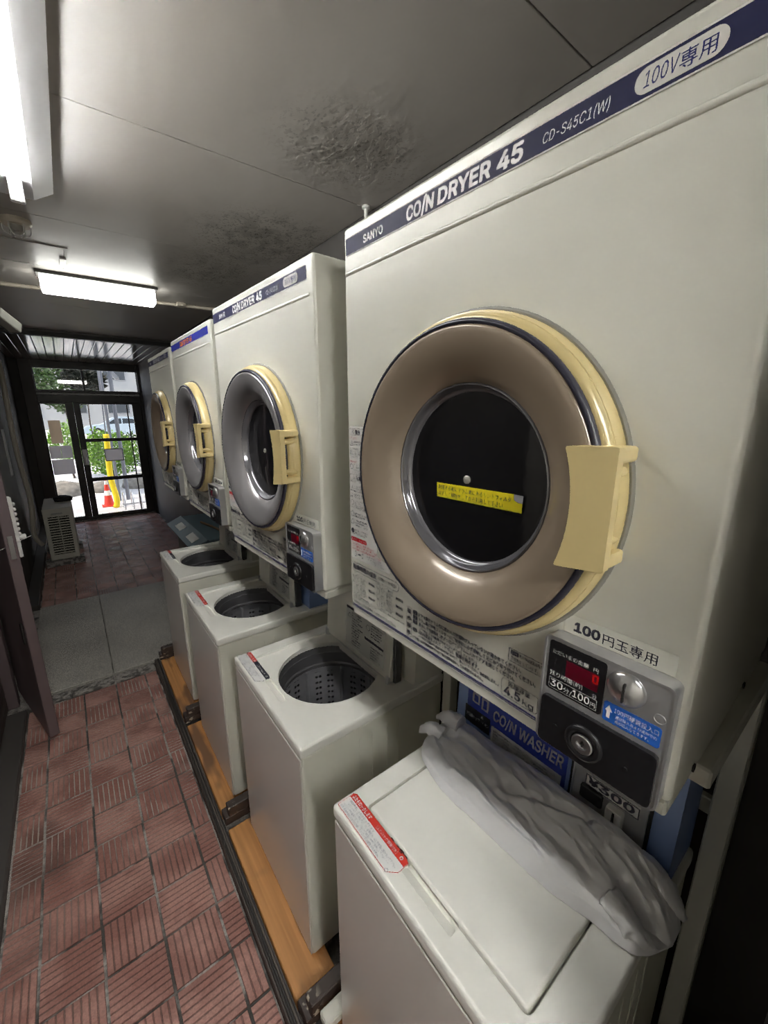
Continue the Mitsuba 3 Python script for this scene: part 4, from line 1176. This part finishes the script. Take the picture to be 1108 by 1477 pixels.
for x, y, r, sd, lab in ((-.22, 11.6, .40, 1, 'rounded grey boulder outside the left glass door'), (.52, 11.7, .30, 2, 'grey boulder outside, left one behind right door'), (1.32, 11.9, .42, 3, 'brown-grey boulder outside behind the yellow pole cover'), (2.3, 12.0, .45, 4, 'grey boulder outside at far right of the doors')):
    put('boulder', mikit.ply(boulder(x, y, r, sd), 'mat_rock', 60), label=lab, category='boulder', group='boulders along the flower bed')


def leaves(n, seed, size, shape):
    rng = np.random.default_rng(seed)
    c = shape(rng, n)
    d = rng.normal(size=(n, 3)); d[:, 2] = np.abs(d[:, 2]) * .6
    d /= np.linalg.norm(d, axis=1, keepdims=True)
    s = np.cross(d, rng.normal(size=(n, 3))); s /= np.linalg.norm(s, axis=1, keepdims=True)
    L = size * rng.uniform(.6, 1.3, (n, 1))
    v = np.stack([c, c + d * L * .5 + s * L * .28, c + d * L, c + d * L * .5 - s * L * .28], 1).reshape(-1, 3)
    k = np.arange(n)[:, None] * 4
    return trimesh.Trimesh(v, np.vstack([k + [0, 1, 2], k + [0, 2, 3]]), process=False)


def blob(cx, cy, cz, rx, ry, rz):
    def f(rng, n):
        p = rng.normal(size=(n, 3)); p /= np.linalg.norm(p, axis=1, keepdims=True)
        p *= rng.uniform(.35, 1, (n, 1)) ** .5
        q = p * (rx, ry, rz)
        q *= 1 + .5 * (meshkit.fbm(p * 2.2 + cx, 3)[:, None] - .5)
        return q + (cx, cy, cz)
    return f


for name_, (cx, cy, cz, rx, ry, rz), n, sd, lm, lab in (
        ('shrub', (.85, 13.2, .72, .70, .5, .62), 2600, 1, 'mat_leaf', 'bright green leafy shrub outside the right glass door'),
        ('shrub', (2.35, 13.2, .65, .72, .5, .58), 1800, 2, 'mat_leaf', 'green shrub outside at the right of the poles'),
        ('shrub', (-.05, 14.6, .95, .42, .5, .55), 1500, 3, 'mat_leaf', 'green shrub outside the left glass door'),
        ('shrub', (1.3, 15.2, .6, .9, .5, .6), 1500, 4, 'mat_leaf_dark', 'darker low shrub outside behind the boulders'),
        ('tree', (.72, 17.5, 2.85, .50, .5, .36), 2600, 5, 'mat_leaf_black', 'dark tree crown seen through the transom window'),
        ('tree', (.3, 46, 4.2, 2.4, 2, 2.4), 2200, 6, 'mat_leaf_dark', 'dark green tree across the road behind the car')):
    k = thing(name_, lab, name_, 'shrubs outside' if name_ == 'shrub' else None)
    big = .09 if cy < 16 else (.22 if cy < 20 else .45)
    put(k + '__foliage', mikit.ply(leaves(n, sd, big, blob(cx, cy, cz, rx, ry, rz)), lm), kind='stuff')
    rt = .025 if cy < 20 else .12
    put(k + '__trunk', mikit.ply(tube([(cx + .05, cy, -.06), (cx - .03, cy, cz * .5), (cx + .05, cy, cz + rz * .3)], [rt, rt * .8, rt * .4], 8), 'mat_bark', True))

t = thing('pole_guard', 'yellow plastic guard wrapped round a leaning wire outside the right door', 'pole guard')
put(t + '__sleeve', mikit.ply(tube(smooth_path([(.565, 9.50, -.05), (.60, 9.52, .16), (.575, 9.56, .36), (.575, 9.62, .9), (.60, 9.66, 1.38)], 30), [.052] * 30, 14), 'mat_pole_yellow', True))
put(t + '__wire', mikit.ply(tube([(.60, 9.66, 1.36), (.62, 9.70, 1.9), (.66, 9.8, 3.6)], .012, 6), 'mat_pole_grey', True))
t = thing('traffic_cone', 'small red and white traffic cone outside beside the yellow guard', 'traffic cone')
for a, b, c_, mname, nm in ((0, .20, .0, 'mat_cone_red', 'band'), (.20, .30, 0, 'mat_print_white', 'band'), (.30, .42, 0, 'mat_cone_red', 'band'), (.42, .50, 0, 'mat_print_white', 'band'), (.50, .58, 0, 'mat_cone_red', 'band')):
    rr = lambda h: .085 * (1 - h / .68)
    put(t + '__band', mikit.ply(moved(lathe([(rr(a), a), (rr(b), b)] + ([(0, b)] if b > .57 else []), 24), .475, 9.75, -.03), mname, True))
put(t + '__foot', mikit.ply(cb(.475 - .12, .475 + .12, 9.63, 9.87, -.05, -.029, .006), 'mat_cone_red'))
for x, y, r, lab in ((.70, 10.2, .030, 'slim dark pole outside, left of a pair'), (.86, 10.25, .038, 'slim dark pole outside, right of a pair')):
    put('metal_pole', mikit.ply(tube([(x, y, -.06), (x, y, 2), (x + .02, y, 4.4)], r, 10), 'mat_pole_grey', True), label=lab, category='pole', group='poles outside')
t = thing('bicycle_rack', 'low metal tube rack on the pavement outside the right door', 'rack')
for x in (.70, .84, .98):
    put(t + '__hoop', mikit.ply(tube(smooth_path([(x, 9.15, -.05), (x, 9.15, .20), (x, 9.25, .28), (x, 9.38, .20), (x, 9.38, -.05)], 24), .010, 8), 'mat_steel', True))
put(t + '__rail', mikit.ply(tube([(.66, 9.15, .06), (.85, 9.15, .06), (1.04, 9.15, .06)], .010, 8), 'mat_steel', True))
# the car across the road
t = thing('car', 'pale silver car parked across the road, seen through the doors', 'car')
CAR = T().translate([1.0, 38.0, -.05])
side = Polygon([(0, .35), (.05, .60), (.25, .78), (1.25, .92), (1.9, 1.36), (2.5, 1.46), (3.2, 1.42), (3.95, 1.08), (4.5, 1.0), (4.6, .7), (4.58, .35), (4.2, .25), (.3, .25)]).buffer(.05)
for wx in (.92, 3.65):
    side = side.difference(Point(wx, .33).buffer(.37))
put(t + '__body', mikit.ply(front(side, -.85, .85), 'mat_car_paint', 30), CAR)
for g in (Polygon([(1.42, .97), (1.98, 1.32), (2.42, 1.38), (2.42, .99)]), Polygon([(2.50, .99), (2.50, 1.38), (3.15, 1.34), (3.70, 1.04)])):
    put(t + '__side_window', mikit.ply(front(g, -.86, -.84), 'mat_car_glass'), CAR)
for wx in (.92, 3.65):
    for y in (-.80, .62):
        k = put(t + '__wheel', mikit.ply(mapped(trimesh.creation.cylinder(.32, .18, sections=28), [(0, 1, wx), (2, 1, y + .09), (1, 1, .33)]), 'mat_rubber', 30), CAR)
        put(k + '__hub', mikit.ply(mapped(trimesh.creation.cylinder(.20, .02, sections=20), [(0, 1, wx), (2, 1, y - .01), (1, 1, .33)]), 'mat_steel', 30), CAR)
t = thing('building', 'pale building with rows of dark windows across the road', 'building')
put(t + '__wall', mikit.ply(cb(-16, 26, 56, 62, -.1, 13, .02), 'mat_facade'))
for r_ in range(3):
    for q in range(9):
        k = put(t + '__window', mikit.ply(cb(-12 + q * 4, -9.8 + q * 4, 55.93, 56.02, 1.6 + r_ * 3.6, 3.2 + r_ * 3.6, .02), 'mat_canopy'))
        put(k + '__pane', mikit.ply(cb(-11.9 + q * 4, -9.9 + q * 4, 55.90, 55.94, 1.7 + r_ * 3.6, 3.1 + r_ * 3.6, .01), 'mat_facade_window'))
t = thing('canopy', 'grey steel canopy roof outside above the doors', 'canopy')
put(t + '__roof_sheet', mikit.ply(cb(-.9, 2.1, 10.45, 12.6, 3.16, 3.20, .005), 'mat_canopy'))
put(t + '__edge_beam', mikit.ply(cb(-.9, 2.1, 10.35, 10.45, 3.06, 3.20, .005), 'mat_canopy'))
put(t + '__brace', mikit.ply(tube([(.52, 11.2, 3.17), (.80, 10.9, 2.80), (1.02, 10.6, 2.48)], .055, 4), 'mat_canopy'))
put(t + '__brace', mikit.ply(tube([(1.2, 10.5, 3.1), (1.45, 10.5, 2.8), (1.75, 10.5, 2.5)], .02, 6), 'mat_pole_grey'))
for x in (1.75,):
    put(t + '__post', mikit.ply(cb(x, x + .09, 10.46, 10.55, -.06, 3.16, .004), 'mat_pole_grey'))
